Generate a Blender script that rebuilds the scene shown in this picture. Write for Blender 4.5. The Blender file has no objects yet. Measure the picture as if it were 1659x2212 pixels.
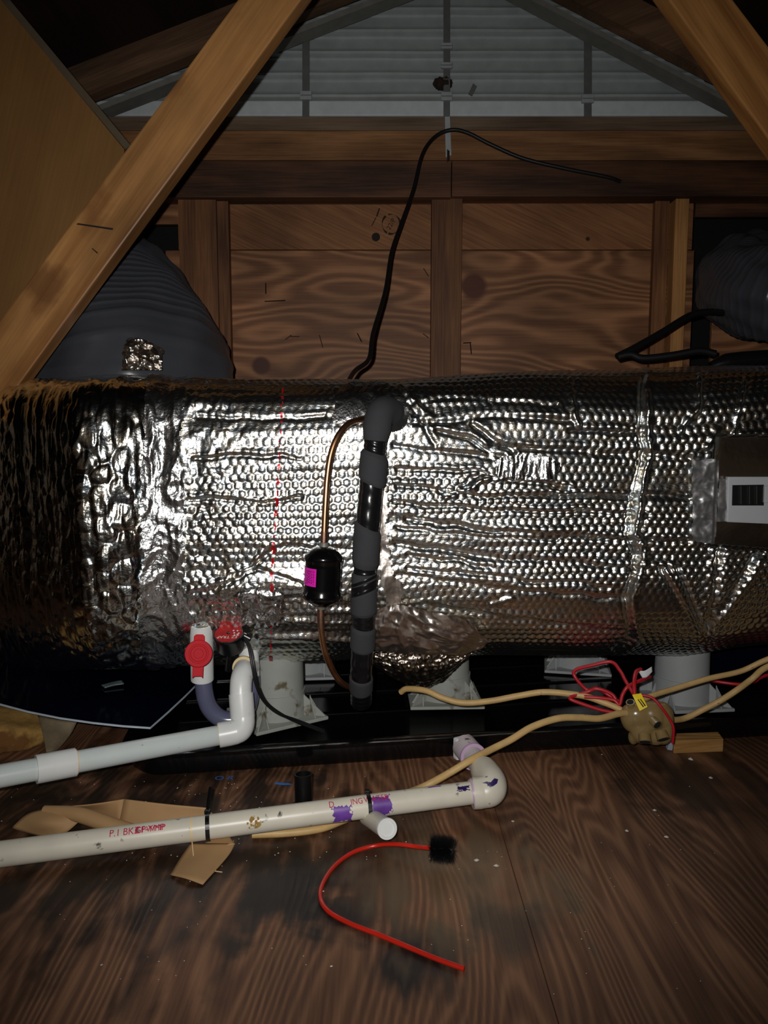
import bpy, bmesh, math, random
import numpy as np
from mathutils import Vector, Matrix
random.seed(7); rng = np.random.default_rng(7)
sc = bpy.context.scene
COL = sc.collection

# ------------------------------------------------------------------ camera, world, flash, exposure
F_PX, CX, CY = 1600.0, 829.5, 1106.0
PITCH = math.radians(6.0)
CAM = Vector((0, 0, 0.52))
cp, sp = math.cos(PITCH), math.sin(PITCH)
cam_data = bpy.data.cameras.new('camera'); cam = bpy.data.objects.new('camera', cam_data)
COL.objects.link(cam); cam.location = CAM; cam.rotation_euler = (math.pi/2 - PITCH, 0, 0)
cam_data.sensor_fit = 'AUTO'; cam_data.sensor_width = 36.0; cam_data.lens = 36.0*F_PX/2212.0
cam_data.clip_start = 0.02
sc.camera = cam
world = bpy.data.worlds.new('world'); sc.world = world; world.use_nodes = True
bgn = world.node_tree.nodes['Background']
bgn.inputs[0].default_value = (1.0, 0.70, 0.46, 1); bgn.inputs[1].default_value = 0.034
# the phone's flash, a few centimetres beside the lens: the only lamp in the attic
fl = bpy.data.lights.new('phone_flash', 'SPOT'); flo = bpy.data.objects.new('phone_flash', fl)
COL.objects.link(flo); flo.location = (-0.028, 0.0, 0.548)
flo.rotation_euler = (math.pi/2 - math.radians(3.0), 0, math.radians(1.0))
fl.energy = 36.0; fl.spot_size = math.radians(100); fl.spot_blend = 1.0; fl.shadow_soft_size = 0.006
fl.color = (1.0, 0.98, 0.95)
sc.view_settings.view_transform = 'Standard'; sc.view_settings.look = 'None'
sc.view_settings.gamma = 1.0; sc.view_settings.use_curve_mapping = False
sc.view_settings.exposure = 0.0

# ------------------------------------------------------------------ measuring helpers
def D(px, py, d):                      # point at distance d along the viewing axis
    u = (px-CX)/F_PX; v = (CY-py)/F_PX
    return Vector((CAM.x+d*u, CAM.y+d*(cp+v*sp), CAM.z+d*(-sp+v*cp)))
def P(px, py, Y):                      # point on the plane y = Y
    v = (CY-py)/F_PX
    return D(px, py, Y/(cp+v*sp))
def F(px, py, z):                      # point at height z
    v = (CY-py)/F_PX
    return D(px, py, (z-CAM.z)/(-sp+v*cp))

# ------------------------------------------------------------------ objects
def empty(name, loc):
    o = bpy.data.objects.new(name, None); COL.objects.link(o); o.location = loc; o.empty_display_size = .05
    return o
def tag(o, label=None, cat=None, group=None, kind=None):
    if label: o['label'] = label
    if cat: o['category'] = cat
    if group: o['group'] = group
    if kind: o['kind'] = kind
    return o
def thing(name, label, cat, loc, group=None):
    return tag(empty(name, loc), label, cat, group)
def worldloc(o):
    v = Vector(o.location)
    while o.parent: o = o.parent; v += Vector(o.location)
    return v
def mesh(name, verts, faces, mat, parent=None, smooth=False, origin=None):
    me = bpy.data.meshes.new(name)
    off = worldloc(parent) if parent else Vector((0,0,0))
    o = bpy.data.objects.new(name, me); COL.objects.link(o)
    if origin is not None: o.location = Vector(origin)-off; off = Vector(origin)
    if parent: o.parent = parent
    me.from_pydata([(v[0]-off.x, v[1]-off.y, v[2]-off.z) for v in verts], [], faces)
    if mat: me.materials.append(mat)
    if smooth: me.polygons.foreach_set('use_smooth', [True]*len(me.polygons))
    me.update()
    return o
def mesh_np(name, V, Q, mat, parent=None, smooth=True):
    """quads from numpy arrays"""
    me = bpy.data.meshes.new(name); o = bpy.data.objects.new(name, me); COL.objects.link(o)
    if parent:
        o.parent = parent; V = V-np.array(worldloc(parent))
    n, m = len(V), len(Q); k = Q.shape[1]
    me.vertices.add(n); me.vertices.foreach_set('co', np.ascontiguousarray(V, dtype=np.float32).ravel())
    me.loops.add(m*k); me.loops.foreach_set('vertex_index', np.ascontiguousarray(Q, dtype=np.int32).ravel())
    me.polygons.add(m); me.polygons.foreach_set('loop_start', np.arange(0, m*k, k, dtype=np.int32))
    me.polygons.foreach_set('loop_total', np.full(m, k, dtype=np.int32))
    me.update(calc_edges=True); me.validate()
    if smooth: me.polygons.foreach_set('use_smooth', np.ones(len(me.polygons), dtype=bool))
    me.materials.append(mat); me.update()
    return o
def smooth_by_angle(o, deg=35):
    bm = bmesh.new(); bm.from_mesh(o.data)
    for e in bm.edges:
        e.smooth = not (len(e.link_faces) == 2 and e.calc_face_angle(0) > math.radians(deg))
    for f in bm.faces: f.smooth = True
    bm.to_mesh(o.data); bm.free()
def from_bm(name, bm, mat, parent=None, smooth=None, world=True):
    me = bpy.data.meshes.new(name)
    if parent and world:
        bmesh.ops.translate(bm, verts=bm.verts, vec=-worldloc(parent))
    bmesh.ops.recalc_face_normals(bm, faces=bm.faces)
    bm.to_mesh(me); bm.free()
    o = bpy.data.objects.new(name, me); COL.objects.link(o)
    if parent: o.parent = parent
    me.materials.append(mat)
    if smooth is not None: smooth_by_angle(o, smooth)
    return o
def prism(name, pts_front, depth_vec, mat, parent=None, bevel=0.0, smooth=None):
    bm = bmesh.new(); dv = Vector(depth_vec)
    a = [bm.verts.new(p) for p in pts_front]; b = [bm.verts.new(Vector(p)+dv) for p in pts_front]
    bm.faces.new(a); bm.faces.new(b[::-1]); n = len(a)
    for i in range(n): bm.faces.new((a[i], b[i], b[(i+1) % n], a[(i+1) % n]))
    bmesh.ops.recalc_face_normals(bm, faces=bm.faces)
    if bevel: bmesh.ops.bevel(bm, geom=bm.edges[:], offset=bevel, segments=2, affect='EDGES', profile=.6)
    return from_bm(name, bm, mat, parent, smooth)
def pxprism(name, pxs, Y, dY, mat, parent=None, bevel=0.0):
    return prism(name, [P(x, y, Y) for x, y in pxs], (0, dY, 0), mat, parent, bevel)
def box(name, c, s, mat, parent=None, rot=None, bevel=0.0):
    bm = bmesh.new(); bmesh.ops.create_cube(bm, size=1)
    bmesh.ops.scale(bm, vec=Vector(s), verts=bm.verts)
    if bevel: bmesh.ops.bevel(bm, geom=bm.edges[:], offset=bevel, segments=2, affect='EDGES', profile=.6)
    if rot is not None: bmesh.ops.rotate(bm, cent=(0,0,0), matrix=rot, verts=bm.verts)
    bmesh.ops.translate(bm, vec=Vector(c), verts=bm.verts)
    return from_bm(name, bm, mat, parent)
def spline(pts, n=12):
    pts = [Vector(p) for p in pts]; out = []
    q = [pts[0]*2-pts[1]]+pts+[pts[-1]*2-pts[-2]]
    for i in range(1, len(q)-2):
        p0, p1, p2, p3 = q[i-1:i+3]
        for k in range(n):
            t = k/n
            out.append(.5*((2*p1)+(p2-p0)*t+(2*p0-5*p1+4*p2-p3)*t*t+(3*p1-p0-3*p2+p3)*t**3))
    out.append(pts[-1]); return out
def frames(path):
    T = []
    for i in range(len(path)):
        T.append((path[min(i+1, len(path)-1)]-path[max(i-1, 0)]).normalized())
    up = Vector((0,0,1)) if abs(T[0].z) < .9 else Vector((0,-1,0))
    n = (up-T[0]*up.dot(T[0])).normalized(); fr = []
    for t in T:
        n = (n-t*n.dot(t)).normalized(); fr.append((t, n, t.cross(n)))
    return fr
def tube_data(path, rad, seg=14, cap=True, inner=None, tilt=None):
    """swept tube; inner = wall thickness leaves it open at both ends"""
    fr = frames(path); V = []; Fc = []; L = len(path)
    R = [rad(i/(L-1)) if callable(rad) else rad for i in range(L)]
    def ring(i, r):
        t, n, b = fr[i]; s = len(V)
        for k in range(seg):
            a = 2*math.pi*k/seg
            p = path[i]+n*math.cos(a)*r+b*math.sin(a)*r
            if tilt: p = p+t*tilt(i/(L-1))*math.cos(a+1.2)*r
            V.append(p)
        return s
    rings = [ring(i, R[i]) for i in range(L)]
    def band(a, b):
        for k in range(seg):
            k2 = (k+1) % seg; Fc.append((a+k, a+k2, b+k2, b+k))
    for i in range(L-1): band(rings[i], rings[i+1])
    if inner:
        ins = [ring(i, R[i]-inner) for i in range(L)]
        for i in range(L-1): band(ins[i+1], ins[i])
        band(ins[0], rings[0]); band(rings[-1], ins[-1])
    elif cap:
        Fc.append(tuple(rings[0]+k for k in range(seg))[::-1]); Fc.append(tuple(rings[-1]+k for k in range(seg)))
    return V, Fc
def tube(name, path, rad, mat, parent=None, seg=14, cap=True, inner=None, tilt=None, ang=40):
    V, Fc = tube_data(path, rad, seg, cap, inner, tilt)
    o = mesh(name, V, Fc, mat, parent); smooth_by_angle(o, ang); return o
def lathe(name, base, axis, prof, mat, parent=None, seg=28, ang=35):
    """prof = [(height along axis, radius)]"""
    axis = Vector(axis).normalized(); base = Vector(base)
    a = Vector((1,0,0)) if abs(axis.x) < .8 else Vector((0,0,1))
    n = (a-axis*a.dot(axis)).normalized(); b = axis.cross(n); V = []; Fc = []
    for h, r in prof:
        for k in range(seg):
            t = 2*math.pi*k/seg
            V.append(base+axis*h+(n*math.cos(t)+b*math.sin(t))*max(r, 1e-5))
    for i in range(len(prof)-1):
        for k in range(seg):
            k2 = (k+1) % seg
            Fc.append((i*seg+k, i*seg+k2, (i+1)*seg+k2, (i+1)*seg+k))
    Fc.append(tuple(range(seg))[::-1]); Fc.append(tuple((len(prof)-1)*seg+k for k in range(seg)))
    o = mesh(name, V, Fc, mat, parent); smooth_by_angle(o, ang); return o

# ------------------------------------------------------------------ materials
def nt(name):
    m = bpy.data.materials.new(name); m.use_nodes = True
    return m, m.node_tree.nodes, m.node_tree.links, m.node_tree.nodes['Principled BSDF']
def srgb(r, g, b):
    f = lambda c: (c/255/12.92) if c/255 <= .04045 else ((c/255+.055)/1.055)**2.4
    return (f(r), f(g), f(b), 1)
def pm(name, col, rough=.5, metal=0, spec=.5, var=.12, vscale=40, bump=0.0, bscale=200, coat=0.0, trans=0.0, stretch=None, sub=0.0, fleck=None, tint=None):
    m, N, L, B = nt(name)
    B.inputs['Roughness'].default_value = rough; B.inputs['Metallic'].default_value = metal
    B.inputs['Specular IOR Level'].default_value = spec; B.inputs['Coat Weight'].default_value = coat
    B.inputs['Coat Roughness'].default_value = .08; B.inputs['Transmission Weight'].default_value = trans
    tc = N.new('ShaderNodeTexCoord'); mp = N.new('ShaderNodeMapping'); L.new(tc.outputs['Object'], mp.inputs[0])
    if stretch: mp.inputs['Scale'].default_value = stretch
    n1 = N.new('ShaderNodeTexNoise'); n1.inputs['Scale'].default_value = vscale; n1.inputs['Detail'].default_value = 4
    L.new(mp.outputs[0], n1.inputs['Vector'])
    mr = N.new('ShaderNodeMapRange'); mr.inputs[1].default_value = .25; mr.inputs[2].default_value = .75
    mr.inputs[3].default_value = 1-var; mr.inputs[4].default_value = 1+var
    L.new(n1.outputs[0], mr.inputs[0])
    mx = N.new('ShaderNodeMix'); mx.data_type = 'RGBA'; mx.blend_type = 'MULTIPLY'; mx.inputs[0].default_value = 1
    mx.inputs[6].default_value = col; L.new(mr.outputs[0], mx.inputs[7])
    out = mx.outputs[2]
    if tint:                                    # (colour, colour, scale): film's yellow and blue glints painted into the metal's colour
        n4 = N.new('ShaderNodeTexNoise'); n4.inputs['Scale'].default_value = tint[2]; n4.inputs['Detail'].default_value = 3
        L.new(tc.outputs['Object'], n4.inputs['Vector'])
        r4_ = N.new('ShaderNodeMapRange'); r4_.inputs[1].default_value = .38; r4_.inputs[2].default_value = .62; L.new(n4.outputs[0], r4_.inputs[0])
        c4 = N.new('ShaderNodeMix'); c4.data_type = 'RGBA'; L.new(r4_.outputs[0], c4.inputs[0]); c4.inputs[6].default_value = tint[0]; c4.inputs[7].default_value = tint[1]
        m4 = N.new('ShaderNodeMix'); m4.data_type = 'RGBA'; m4.blend_type = 'MULTIPLY'; m4.inputs[0].default_value = 1
        L.new(out, m4.inputs[6]); L.new(c4.outputs[2], m4.inputs[7]); out = m4.outputs[2]
    if fleck:                                   # (colour, scale, threshold) small dirt flecks
        n3 = N.new('ShaderNodeTexNoise'); n3.inputs['Scale'].default_value = fleck[1]; n3.inputs['Detail'].default_value = 5
        L.new(tc.outputs['Object'], n3.inputs['Vector'])
        r3 = N.new('ShaderNodeMapRange'); r3.inputs[1].default_value = fleck[2]; r3.inputs[2].default_value = fleck[2]+.07
        L.new(n3.outputs[0], r3.inputs[0])
        m3 = N.new('ShaderNodeMix'); m3.data_type = 'RGBA'; L.new(r3.outputs[0], m3.inputs[0])
        L.new(out, m3.inputs[6]); m3.inputs[7].default_value = fleck[0]; out = m3.outputs[2]
    L.new(out, B.inputs['Base Color'])
    if bump:
        n2 = N.new('ShaderNodeTexNoise'); n2.inputs['Scale'].default_value = bscale; n2.inputs['Detail'].default_value = 3
        L.new(mp.outputs[0], n2.inputs['Vector'])
        bp = N.new('ShaderNodeBump'); bp.inputs['Strength'].default_value = bump; bp.inputs['Distance'].default_value = .002
        L.new(n2.outputs[0], bp.inputs['Height']); L.new(bp.outputs[0], B.inputs['Normal'])
    return m
def wood(name, dark, light, grain=(1,0,0), figure=5.0, bands=22.0, stretch=.12, fibre=.45, contrast=1.0, rough=.62,
         blotch=.35, stains=(), bump=.25, offset=(0,0,0), veneer=None, spec=.35, knots=()):
    m, N, L, B = nt(name)
    B.inputs['Roughness'].default_value = rough; B.inputs['Specular IOR Level'].default_value = spec
    tc = N.new('ShaderNodeTexCoord')
    g = Vector(grain).normalized()
    q = g.rotation_difference(Vector((1,0,0))).to_euler()
    r = N.new('ShaderNodeMapping'); r.inputs['Rotation'].default_value = q; r.inputs['Location'].default_value = offset
    L.new(tc.outputs['Object'], r.inputs[0])
    def mapped(s):
        k = N.new('ShaderNodeMapping'); k.inputs['Scale'].default_value = s; L.new(r.outputs[0], k.inputs[0]); return k.outputs[0]
    def noise(vec, scale, detail, dist=0.0):
        n = N.new('ShaderNodeTexNoise'); n.inputs['Scale'].default_value = scale; n.inputs['Detail'].default_value = detail
        n.inputs['Distortion'].default_value = dist; L.new(vec, n.inputs['Vector']); return n.outputs[0]
    def math_(op, a, b=None, c=None):
        n = N.new('ShaderNodeMath'); n.operation = op
        for i, v in enumerate((a, b, c)):
            if v is None: continue
            if isinstance(v, (int, float)): n.inputs[i].default_value = v
            else: L.new(v, n.inputs[i])
        return n.outputs[0]
    def rangem(v, a, b, c, d):
        n = N.new('ShaderNodeMapRange'); L.new(v, n.inputs[0])
        for i, x in enumerate((a, b, c, d)): n.inputs[i+1].default_value = x
        return n.outputs[0]
    fig = noise(mapped((stretch, 1, 1)), figure, 2.2, .25)
    fine = noise(mapped((.035, 1, 1)), 240, 4)
    mid = noise(mapped((.08, 1, 1)), 60, 3)
    ph = math_('ADD', math_('MULTIPLY', fig, bands*6.28), math_('MULTIPLY', mid, 2.2))
    sn = math_('SINE', ph)
    ring = math_('POWER', rangem(sn, -1, 1, 0, 1), 1.6)
    v = math_('ADD', math_('MULTIPLY', ring, 1-fibre), math_('MULTIPLY', rangem(fine, .3, .7, 0, 1), fibre))
    v = rangem(v, .5-.5/contrast, .5+.5/contrast, 0, 1)
    mx = N.new('ShaderNodeMix'); mx.data_type = 'RGBA'; L.new(v, mx.inputs[0])
    mx.inputs[6].default_value = dark; mx.inputs[7].default_value = light
    out = mx.outputs[2]
    def mul(colsock, fac):
        k = N.new('ShaderNodeMix'); k.data_type = 'RGBA'; k.blend_type = 'MULTIPLY'; k.inputs[0].default_value = 1
        L.new(colsock, k.inputs[6]); L.new(fac, k.inputs[7]); return k.outputs[2]
    bl = noise(mapped((.5, 1, 1)), 7, 4)
    out = mul(out, rangem(bl, .3, .7, 1-blotch, 1+blotch*.6))
    if veneer:                                   # strips of different veneer across X: [(x edge, factor)...]
        sx = N.new('ShaderNodeSeparateXYZ'); L.new(tc.outputs['Object'], sx.inputs[0])
        for xe, fac in veneer:
            st = math_('GREATER_THAN', sx.outputs[0], xe)
            out = mul(out, rangem(st, 0, 1, 1, fac))
    geo = N.new('ShaderNodeVectorMath') if (stains or knots) else None
    ed = noise(tc.outputs['Object'], 16, 6, .4) if stains else None
    streak = noise(mapped((.14, 1, 1)), 30, 5) if stains else None
    for (cx, cy, cz, rad, col, amt) in stains:
        dn = N.new('ShaderNodeVectorMath'); dn.operation = 'DISTANCE'; L.new(tc.outputs['Object'], dn.inputs[0])
        dn.inputs[1].default_value = (cx, cy, cz)
        f = math_('SUBTRACT', 1.0, math_('DIVIDE', dn.outputs['Value'], rad))
        f = math_('ADD', f, math_('MULTIPLY', math_('SUBTRACT', ed, .5), 1.5))
        f = math_('ADD', f, math_('MULTIPLY', math_('SUBTRACT', streak, .5), 2.0))
        f = math_('MULTIPLY', rangem(f, .25, .75, 0, 1), amt)
        k = N.new('ShaderNodeMix'); k.data_type = 'RGBA'; L.new(f, k.inputs[0]); L.new(out, k.inputs[6])
        k.inputs[7].default_value = col; out = k.outputs[2]
    for (cx, cy, cz, rad, col) in knots:
        dn = N.new('ShaderNodeVectorMath'); dn.operation = 'DISTANCE'; L.new(tc.outputs['Object'], dn.inputs[0])
        dn.inputs[1].default_value = (cx, cy, cz)
        f = rangem(dn.outputs['Value'], rad*.75, rad*1.1, 1, 0)
        k = N.new('ShaderNodeMix'); k.data_type = 'RGBA'; L.new(f, k.inputs[0]); L.new(out, k.inputs[6])
        k.inputs[7].default_value = col; out = k.outputs[2]
    L.new(out, B.inputs['Base Color'])
    if bump:
        bp = N.new('ShaderNodeBump'); bp.inputs['Strength'].default_value = bump; bp.inputs['Distance'].default_value = .0015
        L.new(v, bp.inputs['Height']); L.new(bp.outputs[0], B.inputs['Normal'])
    return m

M = {}
BLK = (.008, .007, .007, 1)
M['floor'] = wood('floor_plywood', srgb(90,58,41), srgb(150,108,79), (0,1,0), figure=3.4, bands=70, stretch=.22, fibre=.42, contrast=1.0,
    rough=.5, blotch=.4, veneer=[(.155, .93), (.37, .72)], bump=.3,
    stains=[(-.30,.95,0,.42,srgb(30,20,14),.9), (-.02,.90,0,.26,srgb(44,30,21),.75), (-.12,.80,0,.085,srgb(24,19,17),.95), (.03,.69,0,.075,srgb(27,24,23),.95),
            (-.05,.74,0,.07,srgb(26,23,22),.9), (.10,.82,0,.18,srgb(128,106,80),.5), (.47,1.06,0,.20,srgb(36,24,18),.8), (-.45,1.0,0,.22,srgb(40,30,22),.6), (.14,.73,0,.08,srgb(50,46,42),.6)])
M['floor_back'] = M['floor']
M['sheath_low'] = wood('sheathing_lower', srgb(114,72,46), srgb(176,124,84), (1,0,0), figure=3.0, bands=40, stretch=.30, fibre=.3, contrast=1.0, rough=.55, blotch=.4, bump=.08,
    knots=[(-.325,1.985,.70,.026,srgb(84,46,32)), (.235,1.985,.905,.036,srgb(92,50,34))])
M['sheath_up'] = wood('sheathing_upper', srgb(122,76,46), srgb(168,116,74), (1,0,-.45), figure=3, bands=8, stretch=.2, fibre=.75, rough=.6, blotch=.45, bump=.1,
    knots=[(.53,1.985,1.025,.008,srgb(50,28,16))])
M['stud'] = wood('stud_pine', srgb(86,52,32), srgb(146,98,60), (0,0,1), figure=7, bands=7, stretch=.1, fibre=.6, rough=.6, blotch=.4, bump=.15)
M['stud_pale'] = wood('stud_pale_pine', srgb(140,94,52), srgb(196,142,86), (0,0,1), figure=7, bands=6, stretch=.1, fibre=.6, rough=.6, blotch=.3, bump=.15)
M['plate'] = wood('top_plate_stained', srgb(56,34,24), srgb(116,76,50), (1,0,0), figure=6, bands=7, stretch=.12, fibre=.5, rough=.6, blotch=.6, bump=.15)
M['header'] = wood('header_pine', srgb(112,74,44), srgb(176,126,82), (1,0,0), figure=6, bands=6, stretch=.12, fibre=.55, rough=.65, blotch=.45, bump=.15)
M['sill'] = wood('sill_grey_timber', srgb(96,78,62), srgb(138,116,94), (1,0,0), figure=6, bands=6, stretch=.12, fibre=.55, rough=.7, blotch=.4)
M['rafter'] = wood('rafter_timber', srgb(86,62,44), srgb(132,100,74), (1,0,.38), figure=6, bands=6, stretch=.1, fibre=.55, rough=.7, blotch=.45)
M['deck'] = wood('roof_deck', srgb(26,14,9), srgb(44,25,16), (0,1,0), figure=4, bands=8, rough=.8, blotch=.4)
M['brace'] = wood('brace_pine', srgb(146,96,50), srgb(198,144,86), (.6,0,.8), figure=8, bands=6, stretch=.09, fibre=.35, rough=.42, blotch=.42, bump=.12, spec=.5,
    stains=[(-.52,1.33,.92,.06,srgb(112,68,36),.6), (-.36,1.33,1.12,.05,srgb(108,66,36),.6), (-.60,1.33,.78,.06,srgb(100,58,30),.6), (-.27,1.33,1.27,.07,srgb(100,58,30),.6)])
M['brace_r'] = wood('brace_pine_pale', srgb(142,92,48), srgb(196,140,80), (-.6,0,.8), figure=8, bands=6, stretch=.09, fibre=.4, rough=.5, blotch=.35, bump=.12,
    knots=[(.665,1.33,1.165,.011,srgb(62,34,16))])
M['board'] = wood('tan_board', srgb(128,90,47), srgb(137,98,53), (.3,0,1), figure=4, bands=4, fibre=.8, stretch=.4, rough=.7, blotch=.22, bump=.1)
M['board_edge'] = pm('board_edge', srgb(92,80,62), .8)
M['block'] = wood('block_pine', srgb(150,108,58), srgb(196,150,92), (1,0,.1), figure=14, bands=6, fibre=.5, rough=.6)
M['siding'] = pm('siding_vinyl', srgb(176,184,184), .6, var=.1, vscale=30, stretch=(1,1,1), bump=.08, bscale=300)
M['siding_bright'] = pm('siding_flange', srgb(216,224,228), .55, var=.08)
M['channel'] = pm('edge_channel', srgb(128,128,122), .6, var=.15)
M['strap'] = pm('galvanised_strap', srgb(120,122,122), .5, metal=.3, var=.15)
M['strap_clip'] = pm('strap_clip_white', srgb(176,182,184), .5)
M['nest'] = pm('mud_nest', srgb(50,36,26), .95, var=.4, vscale=120, bump=.8, bscale=150)
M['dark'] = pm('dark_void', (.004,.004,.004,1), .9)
M['foil'] = pm('bubble_foil', (.95,.94,.92,1), .23, metal=1, var=.05, vscale=25, bump=.30, bscale=330, stretch=(.6,1,1), tint=((1,.94,.82,1),(.84,.93,1,1),70))
M['foil_big'] = pm('large_bubble_foil', (.86,.86,.84,1), .16, metal=1, var=.08, vscale=18, bump=.3, bscale=200, tint=((1,.94,.82,1),(.84,.93,1,1),40))
M['foil_tape'] = pm('foil_tape', (.90,.91,.92,1), .22, metal=1, var=.06, vscale=30, bump=.4, bscale=260)
M['foil_dull'] = pm('foil_dull', (.66,.60,.54,1), .30, metal=1, var=.1, vscale=30, bump=.2, bscale=160)
M['foil_loose'] = pm('foil_loose_patch', (.80,.72,.66,1), .33, metal=1, var=.1, vscale=30, bump=.25, bscale=120)
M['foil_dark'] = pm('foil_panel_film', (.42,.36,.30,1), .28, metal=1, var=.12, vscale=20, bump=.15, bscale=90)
M['foil_grey'] = pm('grey_foil_tape', (.62,.62,.64,1), .34, metal=.9, var=.12, vscale=20, bump=.2, bscale=120)
M['redprint'] = pm('red_print', srgb(200,24,34), .3, metal=.35, var=.25, vscale=120)
M['foam'] = pm('foam_sleeve_grey', srgb(58,58,61), .92, spec=.2, var=.06, bump=.25, bscale=600)
M['blacktape'] = pm('black_vinyl_tape', srgb(20,20,22), .22, spec=.5, var=.2, bump=.1, bscale=120)
M['copper'] = pm('copper', (.66,.33,.17,1), .34, metal=1, var=.25, vscale=60, stretch=(1,1,.4))
M['copper_dark'] = pm('brazed_copper', (.34,.19,.13,1), .45, metal=1, var=.35, vscale=150)
M['blackpaint'] = pm('black_enamel', srgb(9,9,10), .16, spec=.6, var=.1, coat=.4)
M['solder'] = pm('fitting_grey', srgb(120,118,112), .55, metal=.4, var=.25, vscale=200)
M['pink'] = pm('pink_label', srgb(226,32,178), .4, var=.05)
M['pinkprint'] = pm('label_print', srgb(96,10,74), .5)
M['pvc'] = pm('pvc_white', srgb(224,226,224), .32, var=.05, vscale=30, fleck=(srgb(120,112,98), 90, .70))
M['pvc_pipe'] = pm('pvc_pipe_bluish', srgb(206,214,212), .3, var=.05, vscale=20, fleck=(srgb(130,122,108), 80, .70))
M['pvc_old'] = pm('pvc_old_cream', srgb(212,206,190), .36, var=.08, vscale=24, fleck=(srgb(84,78,68), 70, .66))
M['pvc_purple'] = pm('pvc_primed_tint', srgb(206,196,200), .38, var=.08, vscale=24, fleck=(srgb(110,90,104), 70, .64))
M['cream'] = pm('pvc_glue_cream', srgb(222,198,150), .4)
M['lilac'] = pm('primer_ring_lilac', srgb(190,160,190), .4)
M['primer'] = pm('purple_primer', srgb(104,62,150), .4, var=.3, vscale=70)
M['primer_dark'] = pm('dark_purple_primer', srgb(44,30,84), .35, var=.3, vscale=90)
M['redink'] = pm('red_ink', srgb(184,30,76), .5, var=.25, vscale=160)
M['redplastic'] = pm('red_plastic', srgb(190,14,30), .55, spec=.15, var=.05, bump=.05, bscale=120)
M['clear'] = pm('clear_tube_grey', srgb(96,98,124), .2, spec=.6, var=.08, coat=.3)
M['blackplastic'] = pm('black_plastic', srgb(14,14,15), .3, var=.1)
M['redlabel'] = pm('red_label', srgb(160,22,28), .5, spec=.2, var=.2, vscale=120)
M['whiteprint'] = pm('white_print', srgb(230,210,205), .4)
M['footplastic'] = pm('riser_grey_plastic', srgb(158,160,154), .5, var=.07, vscale=30, fleck=(srgb(96,88,66), 28, .60))
M['footplastic_clean'] = pm('riser_grey_clean', srgb(160,164,164), .5, var=.05, vscale=30)
M['pan'] = pm('drain_pan_black', srgb(11,11,12), .13, spec=.5, var=.3, vscale=14, bump=.04, bscale=40, fleck=(srgb(52,50,46), 130, .71))
M['navy'] = pm('navy_plastic_sheet', srgb(8,11,26), .12, spec=.5, var=.4, vscale=12, fleck=(srgb(70,76,80), 150, .73))
M['sheetedge'] = pm('cut_edge_white', srgb(196,208,220), .4)
M['chip'] = pm('clear_chip', srgb(120,140,140), .3, trans=.3)
M['insul'] = pm('insulation_tan', srgb(158,122,62), .9, var=.3, vscale=35, bump=.8, bscale=120, fleck=(srgb(108,70,28), 14, .55))
M['insul_grey'] = pm('insulation_facing', srgb(118,104,80), .7, var=.25, vscale=40, bump=.4, bscale=100)
M['kraft'] = pm('kraft_paper', srgb(168,132,90), .7, var=.08, vscale=24, bump=.08, bscale=60)
M['cable'] = pm('tan_cable', srgb(196,162,106), .5, var=.12, vscale=60, fleck=(srgb(90,64,36), 60, .66))
M['redwire'] = pm('red_wire', srgb(172,24,36), .4, var=.08)
M['splice'] = pm('tan_sealant', srgb(134,112,72), .2, spec=.6, var=.1, vscale=50, coat=.4)
M['yellow'] = pm('yellow_tag', srgb(236,206,10), .5, var=.05)
M['whitetag'] = pm('white_tag', srgb(214,214,218), .6, var=.05)
M['greyplug'] = pm('grey_plug', srgb(128,134,146), .45)
M['rod'] = pm('red_rod', srgb(196,36,22), .3, spec=.5, var=.08, coat=.2)
M['bristle'] = pm('black_bristle', srgb(11,11,12), .4)
M['flex'] = pm('grey_flex_jacket', srgb(70,72,78), .30, spec=.45, var=.12, vscale=12, bump=.2, bscale=60)
M['rubber'] = pm('black_rubber', srgb(20,19,20), .5, var=.1)
M['plate_grey'] = pm('cover_plate', srgb(176,178,182), .5, var=.03)
M['breaker'] = pm('breaker_black', srgb(14,14,15), .4)
M['nail'] = pm('nail_steel', srgb(150,130,110), .45, metal=.8)
M['nail_dark'] = pm('nail_rusty', srgb(40,26,20), .7, metal=.3)
M['ink'] = pm('black_ink', srgb(30,20,16), .8)
M['bluepaint'] = pm('blue_chalk', srgb(44,112,190), .8, var=.2)
M['chips'] = pm('paint_chips', srgb(190,184,174), .7, var=.3, vscale=60)
M['leaf'] = pm('green_scrap', srgb(60,130,50), .6, var=.4, vscale=200)

# ================================================================== THE SETTING
def struct(name, loc=(0,0,0)): return tag(empty(name, loc), kind='structure')
floor = struct('floor')
for x0, x1 in ((-4.6, .1547), (.1553, 4.6)):
    box('plywood_sheet', ((x0+x1)/2, .55, -.009), (x1-x0, 3.9, .018), M['floor'], floor, bevel=.0005)
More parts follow.
